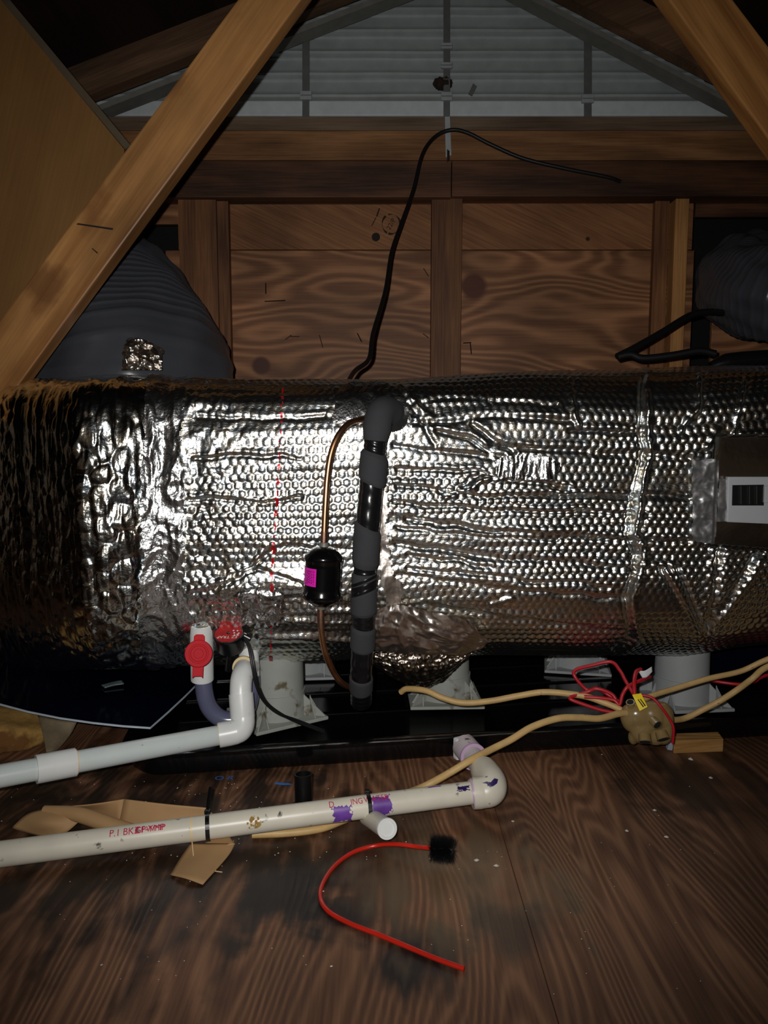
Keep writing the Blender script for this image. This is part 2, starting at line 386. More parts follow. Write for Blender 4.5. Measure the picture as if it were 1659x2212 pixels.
# gable-end wall: sheathing, studs, plates
YW, YS = 1.95, 1.99
wall = struct('wall_back')
def wbox(name, x0, x1, y0, y1, Y, t, mat):            # measured on the plane y = Y: pixel columns and rows
    a = P(x0, y1, Y); b = P(x1, y0, Y)
    return box(name, ((a.x+b.x)/2, Y+t/2, (a.z+b.z)/2), (abs(b.x-a.x), t, abs(b.z-a.z)), mat, wall, bevel=.0015)
wbox('plywood_panel', 470, 1500, 541, 1500, YS, .012, M['sheath_low'])
wbox('plywood_panel', 470, 964, 415, 539, YS, .014, M['sheath_up'])
wbox('plywood_panel', 966, 1500, 415, 539, YS, .014, M['sheath_up'])
wbox('plywood_panel', 1502, 1900, 662, 1500, YS, .012, M['sheath_low'])     # below the duct opening
wbox('plywood_panel', 1502, 1900, 300, 468, YS, .012, M['plate'])
wbox('plywood_panel', -300, 108, 415, 1500, YS, .012, M['sheath_low'])          # round the larger duct's opening
wbox('plywood_panel', 110, 384, 722, 1500, YS, .012, M['sheath_low'])
wbox('plywood_panel', 386, 468, 541, 1500, YS, .012, M['sheath_low'])
wbox('plywood_panel', 386, 468, 415, 539, YS, .012, M['sheath_up'])
wbox('plywood_panel', 110, 384, 415, 484, YS, .012, M['sheath_low'])
wbox('stud', 414, 466, 420, 1500, YW, .038, M['stud'])
wbox('stud', 468, 492, 420, 1500, YW+.012, .026, M['stud'])
wbox('stud', 926, 999, 420, 1500, YW, .038, M['stud'])
wbox('stud', 1418, 1490, 420, 1500, YW, .038, M['stud_pale'])
wbox('trimmer', 1406, 1417, 420, 1500, YW+.018, .02, M['stud'])
wbox('top_plate', -300, 975, 347, 426, YW-.02, .06, M['plate'])
wbox('top_plate', 976, 1950, 347, 424, YW-.02, .06, M['plate'])
wbox('header', -300, 1950, 282, 345.5, YW, .05, M['header'])
wbox('sill', -300, 1950, 252, 281, YW+.03, .06, M['sill'])
# black boards added to paint the dark space behind the two duct openings
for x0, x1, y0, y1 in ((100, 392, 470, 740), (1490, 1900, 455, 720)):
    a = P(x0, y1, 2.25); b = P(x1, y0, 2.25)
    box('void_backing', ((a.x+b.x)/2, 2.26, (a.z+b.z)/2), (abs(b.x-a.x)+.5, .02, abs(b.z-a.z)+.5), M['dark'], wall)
# gable siding seen from behind
gable = struct('wall_gable')
APEX = (.207, 1.673); SL, SR = .364, .484
def roofz(x): return APEX[1]-(SL*(APEX[0]-x) if x < APEX[0] else SR*(x-APEX[0]))
YG = 2.06
z = P(800, 216, YG).z; course = .0535
for i in range(9):
    z0 = z+i*course; z1 = z0+course
    if z0 > APEX[1]+.1: break
    xl = max(-1.15, APEX[0]-(APEX[1]+.10-z0)/SL); xr = min(1.3, APEX[0]+(APEX[1]+.10-z0)/SR)
    prof = [(0, .000), (.004, -.010), (.010, -.011), (.014, -.003), (.024, .000), (course-.006, .006), (course-.002, .002), (course+.004, .004), (course+.004, .012), (0, .012)]
    V = []; n = len(prof); nx = 24
    for k in range(nx+1):
        x = xl+(xr-xl)*k/nx; wob = .0016*math.sin(x*9+i*2.1)+.0012*math.sin(x*23+i)
        for h, dy in prof: V.append((x, YG+dy+wob, z0+h+wob*.8))
    Fc = [(k*n+j, k*n+(j+1) % n, (k+1)*n+(j+1) % n, (k+1)*n+j) for k in range(nx) for j in range(n)]
    o = mesh('siding_course', V, Fc, M['siding'], gable); smooth_by_angle(o, 50)
a = P(-100, 250, YG-.03); b = P(1900, 217, YG-.03)
box('starter_flange', ((a.x+b.x)/2, YG-.024, (a.z+b.z)/2), (b.x-a.x, .012, b.z-a.z), M['siding_bright'], gable, bevel=.003)
for i, (x0, x1, yt, yb, clips) in enumerate(((653, 668, 72, 268, (205,)), (958, 972, -60, 300, (98, 140, 207)), (1262, 1278, 76, 268, (212,)))):
    Ys = YG-.044
    s = pxprism('vertical_strap', [(x0, yb), (x1, yb), (x1, yt), (x0, yt)], Ys, .003, M['strap'], gable)
    for yc in clips:
        hh = 9 if yc > 200 else 6
        pxprism('clip', [(x0-5, yc+hh), (x1+5, yc+hh), (x1+5, yc+1), (x0-5, yc+1)], Ys-.004, .008, M['strap_clip'], s, bevel=.001)
        pxprism('clip', [(x0-5, yc-1), (x1+5, yc-1), (x1+5, yc-hh), (x0-5, yc-hh)], Ys-.004, .008, M['strap_clip'], s, bevel=.001)
# the middle strap runs on down over the header and ends in a hook
pxprism('strap_tail', [(963, 340), (975, 335), (972, 252), (961, 252)], YW-.006, .004, M['strap_clip'], gable)
pxprism('strap_hook', [(966, 350), (971, 346), (971, 326), (966, 322)], YW-.026, .004, M['nail_dark'], gable)
# rafters and roof deck
roof = struct('ceiling')
def rafter(x0, x1, drop, h, y0, y1, mat):
    V = []
    for Yv in (y0, y1):
        V += [Vector((x0, Yv, roofz(x0)-drop)), Vector((x1, Yv, roofz(x1)-drop)), Vector((x1, Yv, roofz(x1)-drop+h)), Vector((x0, Yv, roofz(x0)-drop+h))]
    return mesh('rafter', V, [(0,1,2,3), (7,6,5,4), (0,4,5,1), (1,5,6,2), (2,6,7,3), (3,7,4,0)], mat, roof)
rafter(-1.35, APEX[0], -.005, .085, 1.90, 1.94, M['rafter'])
rafter(APEX[0], 1.5, -.005, .085, 1.90, 1.94, M['rafter'])
rafter(-1.35, APEX[0], .012, .014, 1.95, 2.0, M['channel'])
rafter(APEX[0], 1.5, .012, .014, 1.95, 2.0, M['channel'])
for sx in (-1, 1):
    xe = -4.5 if sx < 0 else 3.75
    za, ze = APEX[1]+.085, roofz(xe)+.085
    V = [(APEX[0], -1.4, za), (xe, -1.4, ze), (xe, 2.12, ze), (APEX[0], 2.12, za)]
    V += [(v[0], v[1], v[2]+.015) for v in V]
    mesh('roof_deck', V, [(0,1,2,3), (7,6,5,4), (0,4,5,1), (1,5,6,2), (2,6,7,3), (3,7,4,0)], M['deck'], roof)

# ---- roof-truss webs and the board behind the left one
YB = 1.33
def brace(name, front_px, mat, label):
    pts = [P(x, y, YB) for x, y in front_px]
    o = prism(name, pts, (0, .038, 0), mat, None, bevel=.003)
    return tag(o, label, 'beam')
brace('truss_brace', [(-140, 893), (-30, 905), (40, 832), (650, 0), (760, -150), (625, -150), (513, 0), (0, 690)], M['brace'],
      'long knotty pine brace crossing the upper corner in front of the tan board')
brace('truss_brace', [(1445, 0), (1700, 356), (1800, 490), (1900, 420), (1690, 140), (1584, 0), (1490, -130), (1352, -130)], M['brace_r'],
      'pale pine brace with one round knot beside the gable siding')
lb = thing('leaning_board', 'plain tan board with grey edge standing behind the knotty brace', 'board', P(100, 400, 1.40))
pxprism('panel', [(-350, -60), (-48, -60), (268, 322), (268, 345), (0, 720), (-350, 900)], 1.39, .010, M['board'], lb)
pxprism('edge_strip', [(-50, -60), (-30, -62), (282, 314), (270, 322)], 1.391, .012, M['board_edge'], lb)

# ================================================================== THE FOIL-WRAPPED UNIT
def vnoise(x, y, seed):
    """smooth lattice noise in -1..1"""
    r = np.random.default_rng(seed); T = r.uniform(-1, 1, (256, 256))
    xi = np.floor(x).astype(int); yi = np.floor(y).astype(int); fx = x-xi; fy = y-yi
    fx = fx*fx*(3-2*fx); fy = fy*fy*(3-2*fy)
    g = lambda a, b: T[a & 255, b & 255]
    return (g(xi, yi)*(1-fx)+g(xi+1, yi)*fx)*(1-fy)+(g(xi, yi+1)*(1-fx)+g(xi+1, yi+1)*fx)*fy
def facet(x, y, seed):
    """crumpled-foil height: folded noise with sharp ridges"""
    h = 0; a = 1.0
    for o in range(3):
        wx = x+.6*vnoise(x*.7, y*.7, seed+50+o); wy = y+.6*vnoise(x*.7+9, y*.7, seed+60+o)
        h = h+a*(1-2*np.abs(vnoise(wx, wy, seed+o))); x = x*2.1; y = y*2.1; a *= .5
    return h
NXG, NPH = 960, 520
xs = np.linspace(-.95, .95, NXG)
phf = np.radians(np.linspace(-122, 104, NPH))
def yc_of(x):
    b2 = np.clip((-.335-x)/.10, 0, 1); b2 = b2*b2*(3-2*b2)
    turn = np.clip(-.452-x, 0, None)
    return 1.40+.05*x-.034*b2+1.25*turn**1.08
def axis_of(x):
    yc = yc_of(x); d = yc*cp+.165*sp; px = CX+F_PX*x/d
    top = np.interp(px, [-200, 0, 60, 350, 600, 850, 1200, 1659, 1900], [850, 838, 828, 818, 820, 817, 803, 791, 786])
    bot = np.interp(px, [-200, 0, 300, 600, 800, 1050, 1250, 1420, 1530, 1659, 1900], [1452, 1446, 1440, 1428, 1418, 1408, 1412, 1414, 1398, 1388, 1380])
    at = np.arctan((CY-top)/F_PX)-PITCH; ab = np.arctan((CY-bot)/F_PX)-PITCH
    hc = (at+ab)/2; half = (at-ab)/2
    Dd = yc/np.cos(hc)
    return yc, CAM.z+yc*np.tan(hc), Dd*np.sin(half)
YC, ZC, RR = axis_of(xs)
def nexp(ph): return np.where(np.sin(ph) > 0, 6.0, 2.7)
_ph = np.radians(np.arange(-180, 180, 2.0)); _k = 1/(np.abs(np.cos(_ph))**nexp(_ph)+np.abs(np.sin(_ph))**nexp(_ph))**(1/nexp(_ph))
_at = np.arctan((ZC-CAM.z)/YC)+np.arcsin(RR/np.hypot(YC, ZC-CAM.z)); _ab = np.arctan((ZC-CAM.z)/YC)-np.arcsin(RR/np.hypot(YC, ZC-CAM.z))
for _ in range(25):                                    # keep the outline seen from the hatch while the section is squarer than a circle
    e = np.arctan2(ZC[:, None]+RR[:, None]*_k*np.sin(_ph)-CAM.z, YC[:, None]-RR[:, None]*_k*np.cos(_ph))
    et, eb = e.max(1), e.min(1)
    RR = RR*(1+.8*((_at-_ab)/(et-eb)-1)); ZC = ZC+.8*YC*((_at+_ab)/2-(et+eb)/2)
XX = np.repeat(xs[:, None], NPH, 1); PH = np.repeat(phf[None, :], NXG, 0)
def base_surface(X, PHI):
    yc, zc, r = (np.interp(X, xs, a) for a in (YC, ZC, RR))
    n = nexp(PHI); c, s = np.cos(PHI), np.sin(PHI)
    k = r/(np.abs(c)**n+np.abs(s)**n)**(1/n)
    return np.stack([X, yc-k*c, zc+k*s], -1)
def normals(Pt):
    du = np.gradient(Pt, axis=0); dv = np.gradient(Pt, axis=1)
    n = np.cross(dv, du); n /= np.linalg.norm(n, axis=-1, keepdims=True)+1e-12
    return n
BASE = base_surface(XX, PH); NRM = normals(BASE)
if NRM[NXG//2, NPH//2, 1] > 0: NRM = -NRM
def project(Pt):
    x = Pt[..., 0]; y = Pt[..., 1]; z = Pt[..., 2]-CAM.z
    d = y*cp-z*sp; v = (y*sp+z*cp)/d
    return CX+F_PX*x/d, CY-F_PX*v
PXX, PYY = project(BASE)
ARC = PH*np.interp(XX, xs, RR)
def seg_dist(px, py, pts):
    best = np.full(px.shape, 1e9); side = np.zeros(px.shape)
    for (x0, y0), (x1, y1) in zip(pts[:-1], pts[1:]):
        dx, dy = x1-x0, y1-y0; L2 = dx*dx+dy*dy
        t = np.clip(((px-x0)*dx+(py-y0)*dy)/L2, 0, 1)
        ex = px-(x0+t*dx); ey = py-(y0+t*dy); d = np.hypot(ex, ey)
        cr = (ex*dy-ey*dx)/math.sqrt(L2); m = d < best
        best = np.where(m, d, best); side = np.where(m, cr, side)
    return best, side
def inside(px, py, poly):
    r = np.zeros(px.shape, bool); n = len(poly)
    for i in range(n):
        x0, y0 = poly[i]; x1, y1 = poly[(i+1) % n]
        if y0 == y1: continue
        c = ((y0 > py) != (y1 > py)) & (px < (x1-x0)*(py-y0)/(y1-y0)+x0)
        r ^= c
    return r
def hexbubbles(u, v, s, r0, jit=0):
    """height 0..1 of a hexagonal field of domes"""
    rowh = s*.866; best = np.zeros(u.shape)
    row = np.round(v/rowh)
    for dr in (-1, 0, 1):
        rr = row+dr; off = np.where((rr.astype(int) & 1) == 1, s/2, 0.0)
        cxk = np.round((u-off)/s)*s+off
        d = np.hypot(u-cxk, v-rr*rowh)
        best = np.maximum(best, np.clip(1-(d/r0)**2.6, 0, 1)**.7)
    return best
# fold lines measured on the wrap (column, row), depth in mm, half-width in pixels
def q5(*p): return [(1060+a/2.77, 760+b/2.77) for a, b in p]
folds = [
 (q5((-560,445),(0,385),(480,402)), -3.0, 5), (q5((470,470),(880,495)), -3.0, 5), (q5((0,560),(300,585),(880,622),(1190,628)), -3.2, 6),
 (q5((-580,560),(0,625)), -3.0, 5), (q5((80,770),(470,812)), -3.5, 5), (q5((-560,800),(0,865),(870,862),(1180,880)), -3.0, 5),
 (q5((-580,900),(0,940),(840,965)), -2.6, 4), (q5((-500,1000),(100,1085),(850,1130),(1190,1135)), -3.4, 6), (q5((-560,1150),(0,1235),(1050,1310)), -3.2, 6),
 (q5((-560,1060),(0,1110),(400,1130)), -2.4, 4), (q5((-500,1300),(0,1345),(700,1400)), -2.4, 4), (q5((-560,1340),(0,1410),(820,1475)), -3.0, 5), (q5((-400,1520),(0,1590),(780,1660)), -3.0, 5),
 (q5((-560,300),(0,290),(400,330)), -2.2, 4), (q5((-500,1215),(0,1290)), -2.0, 4),
 (q5((-560,700),(-100,715),(0,735)), -2.2, 4),
 ([(945,930),(1010,945),(1060,975),(1085,985)], -4, 5), ([(1020,915),(1070,950),(1110,978)], -4, 5), ([(960,1075),(1010,1055),(1060,1028)], 3.5, 5),
 ([(1388,812),(1385,930),(1392,982),(1372,1065),(1355,1152),(1376,1200),(1350,1290),(1362,1372),(1330,1402)], -7.0, 7),
 ([(1396,850),(1400,930),(1405,975),(1382,1065),(1368,1150),(1388,1175)], 4.0, 7),
 ([(1525,1380),(1580,1305),(1642,1212)], 6.0, 6), ([(1524,1380),(1470,1285),(1436,1232)], 5.0, 5), ([(1522,1380),(1490,1290),(1462,1225)], -5, 5), ([(1528,1378),(1545,1290),(1560,1180)], -8, 8),
 ([(1510,815),(1508,880),(1472,930)], 4.5, 5), ([(1608,820),(1590,900),(1583,942)], 4.5, 4), ([(1550,930),(1525,965)], 4, 5),
 ([(1232,820),(1240,900),(1250,915)], 3.5, 5), ([(1060,1300),(1105,1290)], 4, 4),
 ([(420,990),(520,982),(650,990)], -3, 4), ([(410,1075),(560,1085),(650,1078)], -2.5, 4), ([(420,1280),(520,1250),(590,1190)], -3, 5), ([(500,1240),(560,1230),(650,1262)], -2.5, 4),
 ([(430,900),(520,905),(700,900)], -2, 4), ([(610,1180),(720,1190),(760,1185)], -2.2, 4), ([(600,1290),(760,1310)], -3, 5), ([(560,1335),(760,1345)], 4, 7), ([(560,1378),(760,1382)], 4, 6),
 ([(880,860),(920,930),(940,960)], -3, 5), ([(865,840),(930,900)], 3, 5)]
ext = [(-1,-1)]
H = np.zeros(XX.shape)
right = np.clip((PXX-385)/40, 0, 1)                   # 1 on the fine-bubbled blanket, 0 on the coarse one
uw = XX+.004*vnoise(XX*9, ARC*9, 3); vw = ARC+.004*vnoise(XX*9+50, ARC*9, 4)
small = hexbubbles(uw, vw, .0128, .0060)
flat = np.clip(.8+.7*vnoise(XX*7, ARC*16, 8), .25, 1.1)
H += right*small*(.0014+.0007*np.clip((PXX-900)/400, 0, 1))*flat
uw2 = XX+.011*vnoise(XX*16, ARC*16, 13)+.005*vnoise(XX*40, ARC*34, 15); vw2 = ARC+.014*vnoise(XX*14+50, ARC*14, 14)+.005*vnoise(XX*38+9, ARC*38, 16)
big = hexbubbles(vw2, uw2*1.3, .037, .0176)*np.clip(.75+.6*vnoise(XX*22, ARC*20, 17), .15, 1.1)
H += (1-right)*(big*.0024+.0026*facet(XX*36, ARC*8, 20)+.0008*facet(XX*80, ARC*26, 23))
H += right*(.0030*vnoise(XX*4.0, ARC*26, 30)+.0018*vnoise(XX*7.0, ARC*55, 31)+.0022*vnoise(XX*9, ARC*9, 32))
H += right*.0010*facet(XX*22, ARC*48, 33)*np.clip((760-PXX)/300, .15, 1)
zl = np.clip((600-PXX)/180, 0, 1)*right
H += zl*.0014*facet(XX*60, ARC*38, 36)
for pts, dep, wid in folds:
    lx = [p[0] for p in pts]; m = (PXX > min(lx)-50) & (PXX < max(lx)+50) & (PH < 1.75)
    wob = 5*vnoise(PXX[m]/38, PYY[m]/38, 40)
    d, s = seg_dist(PXX[m], PYY[m]+wob, pts)
    prof = np.exp(-(d/wid)**2)-.45*np.exp(-((np.abs(d)-wid*2.2)/(wid*1.1))**2)*(s > 0)
    H[m] += dep*.001*prof*(.6+.7*np.abs(vnoise(PXX[m]/60, PYY[m]/60, 41)))
# the hollow round the service panel and the sag over the middle riser
pan_w = inside(PXX, PYY, [(1545,940),(1720,940),(1720,1195),(1535,1180)])
H = np.where(pan_w, -.010, H)
FINE = BASE+NRM*H[..., None]
unit = thing('air_handler', 'foil bubble-wrapped round air handler lying across the attic on grey risers', 'air handler', (0, 1.40, .09))
def grid_quads(mask):
    """quads whose four corners are in mask, compacted"""
    f = mask[:-1, :-1] & mask[1:, :-1] & mask[1:, 1:] & mask[:-1, 1:]
    i, j = np.nonzero(f); idx = lambda a, b: a*NPH+b
    Q = np.stack([idx(i, j), idx(i+1, j), idx(i+1, j+1), idx(i, j+1)], 1)
    used = np.unique(Q); remap = np.full(NXG*NPH, -1); remap[used] = np.arange(len(used))
    return used, remap[Q]
isbig = XX < -.3455                                   # two blankets meet under the taped joint
for nm, msk, mt in (('bubble_blanket', (XX > -.3475), M['foil']), ('coarse_bubble_blanket', (XX < -.3435), M['foil_big'])):
    used, Q = grid_quads(msk); mesh_np(nm, FINE.reshape(-1, 3)[used], Q, mt, unit)
# back of the casing and its ends (out of sight, closes the body)
xb = np.linspace(-.95, .95, 40); pb = np.radians(np.linspace(104, 238, 24))
XB, PB = np.meshgrid(xb, pb, indexing='ij'); BB = base_surface(XB, PB)
ii, jj = np.meshgrid(np.arange(39), np.arange(23), indexing='ij'); k = lambda a, b: (a*24+b)
mesh_np('casing_back', BB.reshape(-1, 3), np.stack([k(ii, jj), k(ii+1, jj), k(ii+1, jj+1), k(ii, jj+1)], -1).reshape(-1, 4), M['foil_dull'], unit)
for xe in (-.95, .95):
    a = np.radians(np.linspace(0, 360, 60, endpoint=False)); E = base_surface(np.full(60, xe), a)
    mesh('casing_end', [tuple(p) for p in E], [tuple(range(60))], M['foil_dull'], unit)
FRONT = ((BASE-np.array(CAM))*NRM).sum(-1) < 0
def patch(name, poly, mat, lift=.003, amp=.0015, fu=30, fv=30, seed=100, ragged=3.0, follow=.15, parent=unit, sharp=True):
    """a piece of tape or film laid over the wrap inside a measured outline"""
    jx = PXX+ragged*vnoise(PXX/9, PYY/9, seed+7); jy = PYY+ragged*vnoise(PXX/9+77, PYY/9, seed+8)
    m = inside(jx, jy, poly) & FRONT
    used, Q = grid_quads(m)
    n = facet(XX*fu, ARC*fv, seed) if sharp else vnoise(XX*fu, ARC*fv, seed)+.5*vnoise(XX*fu*2.3, ARC*fv*2.3, seed+1)
    hh = np.where(m, H*follow+amp*n, 0)
    under = FINE*1.0
    pos = BASE+NRM*(np.maximum(H*follow+.0012, H*.5)+lift+amp*n)[..., None]
    return mesh_np(name, pos.reshape(-1, 3)[used], Q, mat, parent)
patch('joint_tape', [(318,812),(405,815),(398,900),(392,1000),(404,1120),(398,1250),(412,1340),(405,1425),(318,1442),(296,1350),(305,1200),(296,1050),(306,930)], M['foil_tape'], .003, .0026, 30, 20, 110, 7)
patch('tape_patch', [(722,842),(770,826),(836,830),(880,862),(892,930),(852,944),(845,900),(790,905),(772,912),(716,916)], M['foil_tape'], .0035, .0009, 40, 40, 120, 4)
patch('crumpled_patch', [(1066,990),(1130,978),(1190,986),(1212,1004),(1196,1038),(1120,1036),(1070,1030)], M['foil_tape'], .004, .0040, 42, 12, 130, 4)
patch('tape_patch', [(500,1285),(545,1262),(612,1268),(618,1340),(575,1352),(520,1345)], M['foil_tape'], .0035, .0030, 50, 50, 140, 3)
def flap(name, tops, bots, mat, amp, fu, fv, seed, nu=80, nv=44, bulge=.006):
    """crumpled foil hanging between two measured edges; each edge point is (column, row, depth y)"""
    V = np.zeros((nu, nv, 3)); a = np.linspace(0, 1, nu)
    T_ = spline([P(*p) for p in tops], 30); B_ = spline([P(*p) for p in bots], 30)
    for i in range(nu):
        tp = T_[int(a[i]*(len(T_)-1))]; bt_ = B_[int(a[i]*(len(B_)-1))]
        for j in range(nv):
            t = j/(nv-1); p = tp.lerp(bt_, t); V[i, j] = (p.x, p.y-bulge*math.sin(t*math.pi), p.z)
    G1, G2 = np.meshgrid(a, np.linspace(0, 1, nv), indexing='ij')
    V[..., 1] -= amp*facet(G1*fu, G2*fv, seed)
    V[..., 2] += .0025*vnoise(G1*14, G2*2, seed+3)
    ii, jj = np.meshgrid(np.arange(nu-1), np.arange(nv-1), indexing='ij'); k = lambda a, b: a*nv+b
    return mesh_np(name, V.reshape(-1, 3), np.stack([k(ii, jj), k(ii+1, jj), k(ii+1, jj+1), k(ii, jj+1)], -1).reshape(-1, 4), mat, unit)
patch('tape_strip', [(812,1060),(838,1062),(836,1150),(852,1240),(876,1262),(866,1300),(838,1320),(818,1250)], M['foil_loose'], .0045, .0018, 26, 14, 150, 5)
flap('loose_foil_patch', [(812,1318,1.128), (862,1304,1.128), (930,1322,1.135), (1005,1338,1.145), (1050,1380,1.17)], [(806,1404,1.165), (870,1412,1.165), (935,1414,1.17), (1005,1412,1.185), (1058,1388,1.19)], M['foil_loose'], .0030, 5.5, 2.6, 161)
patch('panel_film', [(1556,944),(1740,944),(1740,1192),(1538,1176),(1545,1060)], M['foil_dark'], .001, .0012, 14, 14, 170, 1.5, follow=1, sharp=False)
patch('tape_strip', [(1491,992),(1552,990),(1546,1110),(1540,1176),(1489,1168)], M['foil_grey'], .0040, .0022, 26, 34, 180, 1.5)
patch('tape_strip', [(1549,1031),(1574,1031),(1572,1128),(1541,1126)], M['foil_grey'], .006, .0016, 30, 30, 185, 1)
# printed red dashes along the seam of the blanket
yy = 838
while yy < 1420:
    L_ = random.uniform(6, 26); w = random.uniform(2.5, 6.5)
    cx = np.interp(yy, [830, 1000, 1200, 1300, 1430], [611, 603, 590, 587, 585])
    if not (1262 < yy < 1345):
        patch('red_dash', [(cx-w, yy), (cx+w*.8, yy+1), (cx+w*.6, yy+L_), (cx-w*.8, yy+L_-1)], M['redprint'], .0008, 0, 5, 5, 200, .6, follow=1)
    yy += L_+random.uniform(0, 9)
# loose dark wrap hanging under the middle of the unit
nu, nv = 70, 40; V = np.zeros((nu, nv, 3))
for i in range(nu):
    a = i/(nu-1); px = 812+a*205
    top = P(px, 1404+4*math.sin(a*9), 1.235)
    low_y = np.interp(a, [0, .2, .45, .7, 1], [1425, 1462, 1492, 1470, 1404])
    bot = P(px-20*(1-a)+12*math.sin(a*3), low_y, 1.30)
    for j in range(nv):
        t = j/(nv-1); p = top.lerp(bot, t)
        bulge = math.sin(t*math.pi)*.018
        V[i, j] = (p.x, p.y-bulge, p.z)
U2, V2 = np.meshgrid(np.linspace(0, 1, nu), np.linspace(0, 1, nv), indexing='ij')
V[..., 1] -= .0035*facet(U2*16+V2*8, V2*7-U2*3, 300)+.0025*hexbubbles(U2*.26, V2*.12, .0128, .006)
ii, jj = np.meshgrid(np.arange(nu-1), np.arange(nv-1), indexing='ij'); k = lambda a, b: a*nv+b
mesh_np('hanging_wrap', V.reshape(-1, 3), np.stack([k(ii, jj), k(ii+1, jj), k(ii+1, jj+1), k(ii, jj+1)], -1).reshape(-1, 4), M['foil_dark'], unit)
# service panel: cover plate with breaker set in the wrap at the frame edge
yp = 1.158
cpl = pxprism('cover_plate', [(1571,1128),(1760,1136),(1760,1030),(1573,1030)], yp, .010, M['plate_grey'], unit, bevel=.0015)
bk = pxprism('breaker', [(1582,1092),(1650,1092),(1650,1047),(1583,1048)], yp-.002, .008, M['breaker'], cpl)
for x in (1600, 1618, 1634): pxprism('breaker_rib', [(x,1090),(x+4,1090),(x+4,1050),(x,1050)], yp-.006, .005, M['rubber'], cpl, bevel=.0008)
pxprism('switch_toggle', [(1651,1086),(1662,1086),(1662,1050),(1652,1050)], yp-.006, .006, M['plate_grey'], cpl, bevel=.001)
# grey drain-port plate under the lower corner
pxprism('drain_port_plate', [(424,1412),(573,1412),(573,1358),(424,1350)], 1.205, .02, M['footplastic_clean'], unit, bevel=.002)

# ================================================================== REFRIGERANT LINES
sl = thing('suction_line', 'refrigerant line in grey foam sleeve bound with black tape, down the foil front', 'pipe', P(780, 1500, 1.16))
core = spline([P(852,905,1.16), P(838,886,1.125), P(822,892,1.095), P(813,930,1.085), P(808,985,1.085), P(801,1060,1.085), P(793,1150,1.085), P(787,1250,1.09), P(785,1350,1.10), P(781,1440,1.12), P(780,1480,1.135), P(780,1515,1.16)], 14)
def sub(path, ya, yb):                                 # part of the run between two picture rows
    out = []
    for p in path:
        _, y = project(np.array(p)); out.append((float(y), p))
    k0 = next((i for i, (y, p) in enumerate(out) if i > 40 and y >= ya), 0)
    k1 = next((i for i, (y, p) in enumerate(out) if i > 40 and y >= yb), len(out)-1)
    pts = path[k0:k1+1]
    if len(pts) < 3: pts = path[max(0, k0-1):k1+2]
    n = 26; res = []
    for i in range(n):
        f = i/(n-1)*(len(pts)-1); a = int(min(f, len(pts)-2)); res.append(pts[a].lerp(pts[a+1], f-a))
    return res
def foam(path, r, t0=0, t1=0):
    return tube('foam_sleeve', path, lambda t: r*(.80+.20*min(1, math.sin(min(1, max(0, t))*math.pi)*2.2)), M['foam'], sl, 24, tilt=lambda t: t0+(t1-t0)*t)
def tape(path, r, t0=0, t1=0, w=.02):
    return tube('tape_band', path, lambda t: r*(1+w*math.sin(t*19)), M['blacktape'], sl, 24, tilt=lambda t: t0+(t1-t0)*t)
k0 = next(i for i, p in enumerate(core) if i > 40 and project(np.array(p))[1] >= 948)
tube('foam_elbow', core[2:k0+1], lambda t: .0205*(.82+.18*min(1, math.sin(t*math.pi)*2+.1)), M['foam'], sl, 24)
tube('sleeve_collar', core[0:10], lambda t: .0225, M['rubber'], sl, 24)
foam(sub(core, 972, 1046), .0205, .25, .35); foam(sub(core, 1126, 1222), .0200, .45, .1)
foam(sub(core, 1232, 1262), .0192, 0, -.5); foam(sub(core, 1268, 1324), .0198, -.45, 0)
foam(sub(core, 1346, 1400), .0192, .1, .05); foam(sub(core, 1456, 1492), .0188, .1, 0)
tape(sub(core, 942, 978), .0166, .2, .3); tape(sub(core, 1038, 1138), .0178, .3, .45); tape(sub(core, 1212, 1242), .0168, .1, 0)
tape(sub(core, 1246, 1284), .0194, -.5, -.5); tape(sub(core, 1318, 1352), .0168, 0, .1); tape(sub(core, 1392, 1462), .0172, .05, .1); tape(sub(core, 1486, 1515), .0172, 0, 0)
box('foil_escutcheon', P(838, 900, 1.150), (.046, .003, .034), M['foil_grey'], sl, rot=Matrix.Rotation(-.25, 3, 'X'))

ll = thing('liquid_line', 'bare copper tube with black filter drier bearing a pink label', 'pipe', P(755, 1487, 1.16))
tube('copper_tube', spline([P(800,905,1.15), P(778,906,1.125), P(752,916,1.10), P(730,942,1.085), P(715,980,1.078), P(707,1030,1.075), P(703,1090,1.072), P(700,1155,1.07), P(699.5,1176,1.07)], 10), .0046, M['copper'], ll, 14)
tube('brazed_joint', [P(700.5,1148,1.07), P(700,1160,1.07), P(699.5,1172,1.07)], .0053, M['copper_dark'], ll, 14)
tube('copper_tube', spline([P(693,1300,1.07), P(693,1345,1.072), P(697,1385,1.08), P(706,1420,1.09), P(722,1455,1.11), P(742,1478,1.13), P(772,1490,1.16)], 10), .0046, M['copper'], ll, 14)
tube('brazed_joint', [P(693,1312,1.07), P(693,1340,1.071), P(694,1356,1.073)], .0055, M['copper_dark'], ll, 14)
ta, tb = P(700, 1180, 1.07), P(694, 1310, 1.07); ax = (tb-ta); Lc = ax.length; Rd = .0282
can = lathe('drier_can', ta, ax, [(0,.008),(.001,.012),(.004,.018),(.010,.0245),(.013,Rd*.96),(.016,Rd),(.020,Rd),(.0225,Rd*.945),(.03,Rd*.94),(Lc-.028,Rd*.94),(Lc-.022,Rd*.95),(Lc-.019,Rd),(Lc-.014,Rd),(Lc-.011,Rd*.93),(Lc-.006,.018),(Lc-.001,.011),(Lc,.007)], M['blackpaint'], ll, 40, 50)
lathe('inlet_fitting', ta-ax.normalized()*.006, ax, [(0,.0062),(.001,.0068),(.004,.0068),(.0075,.0088),(.009,.0088)], M['solder'], ll, 18)
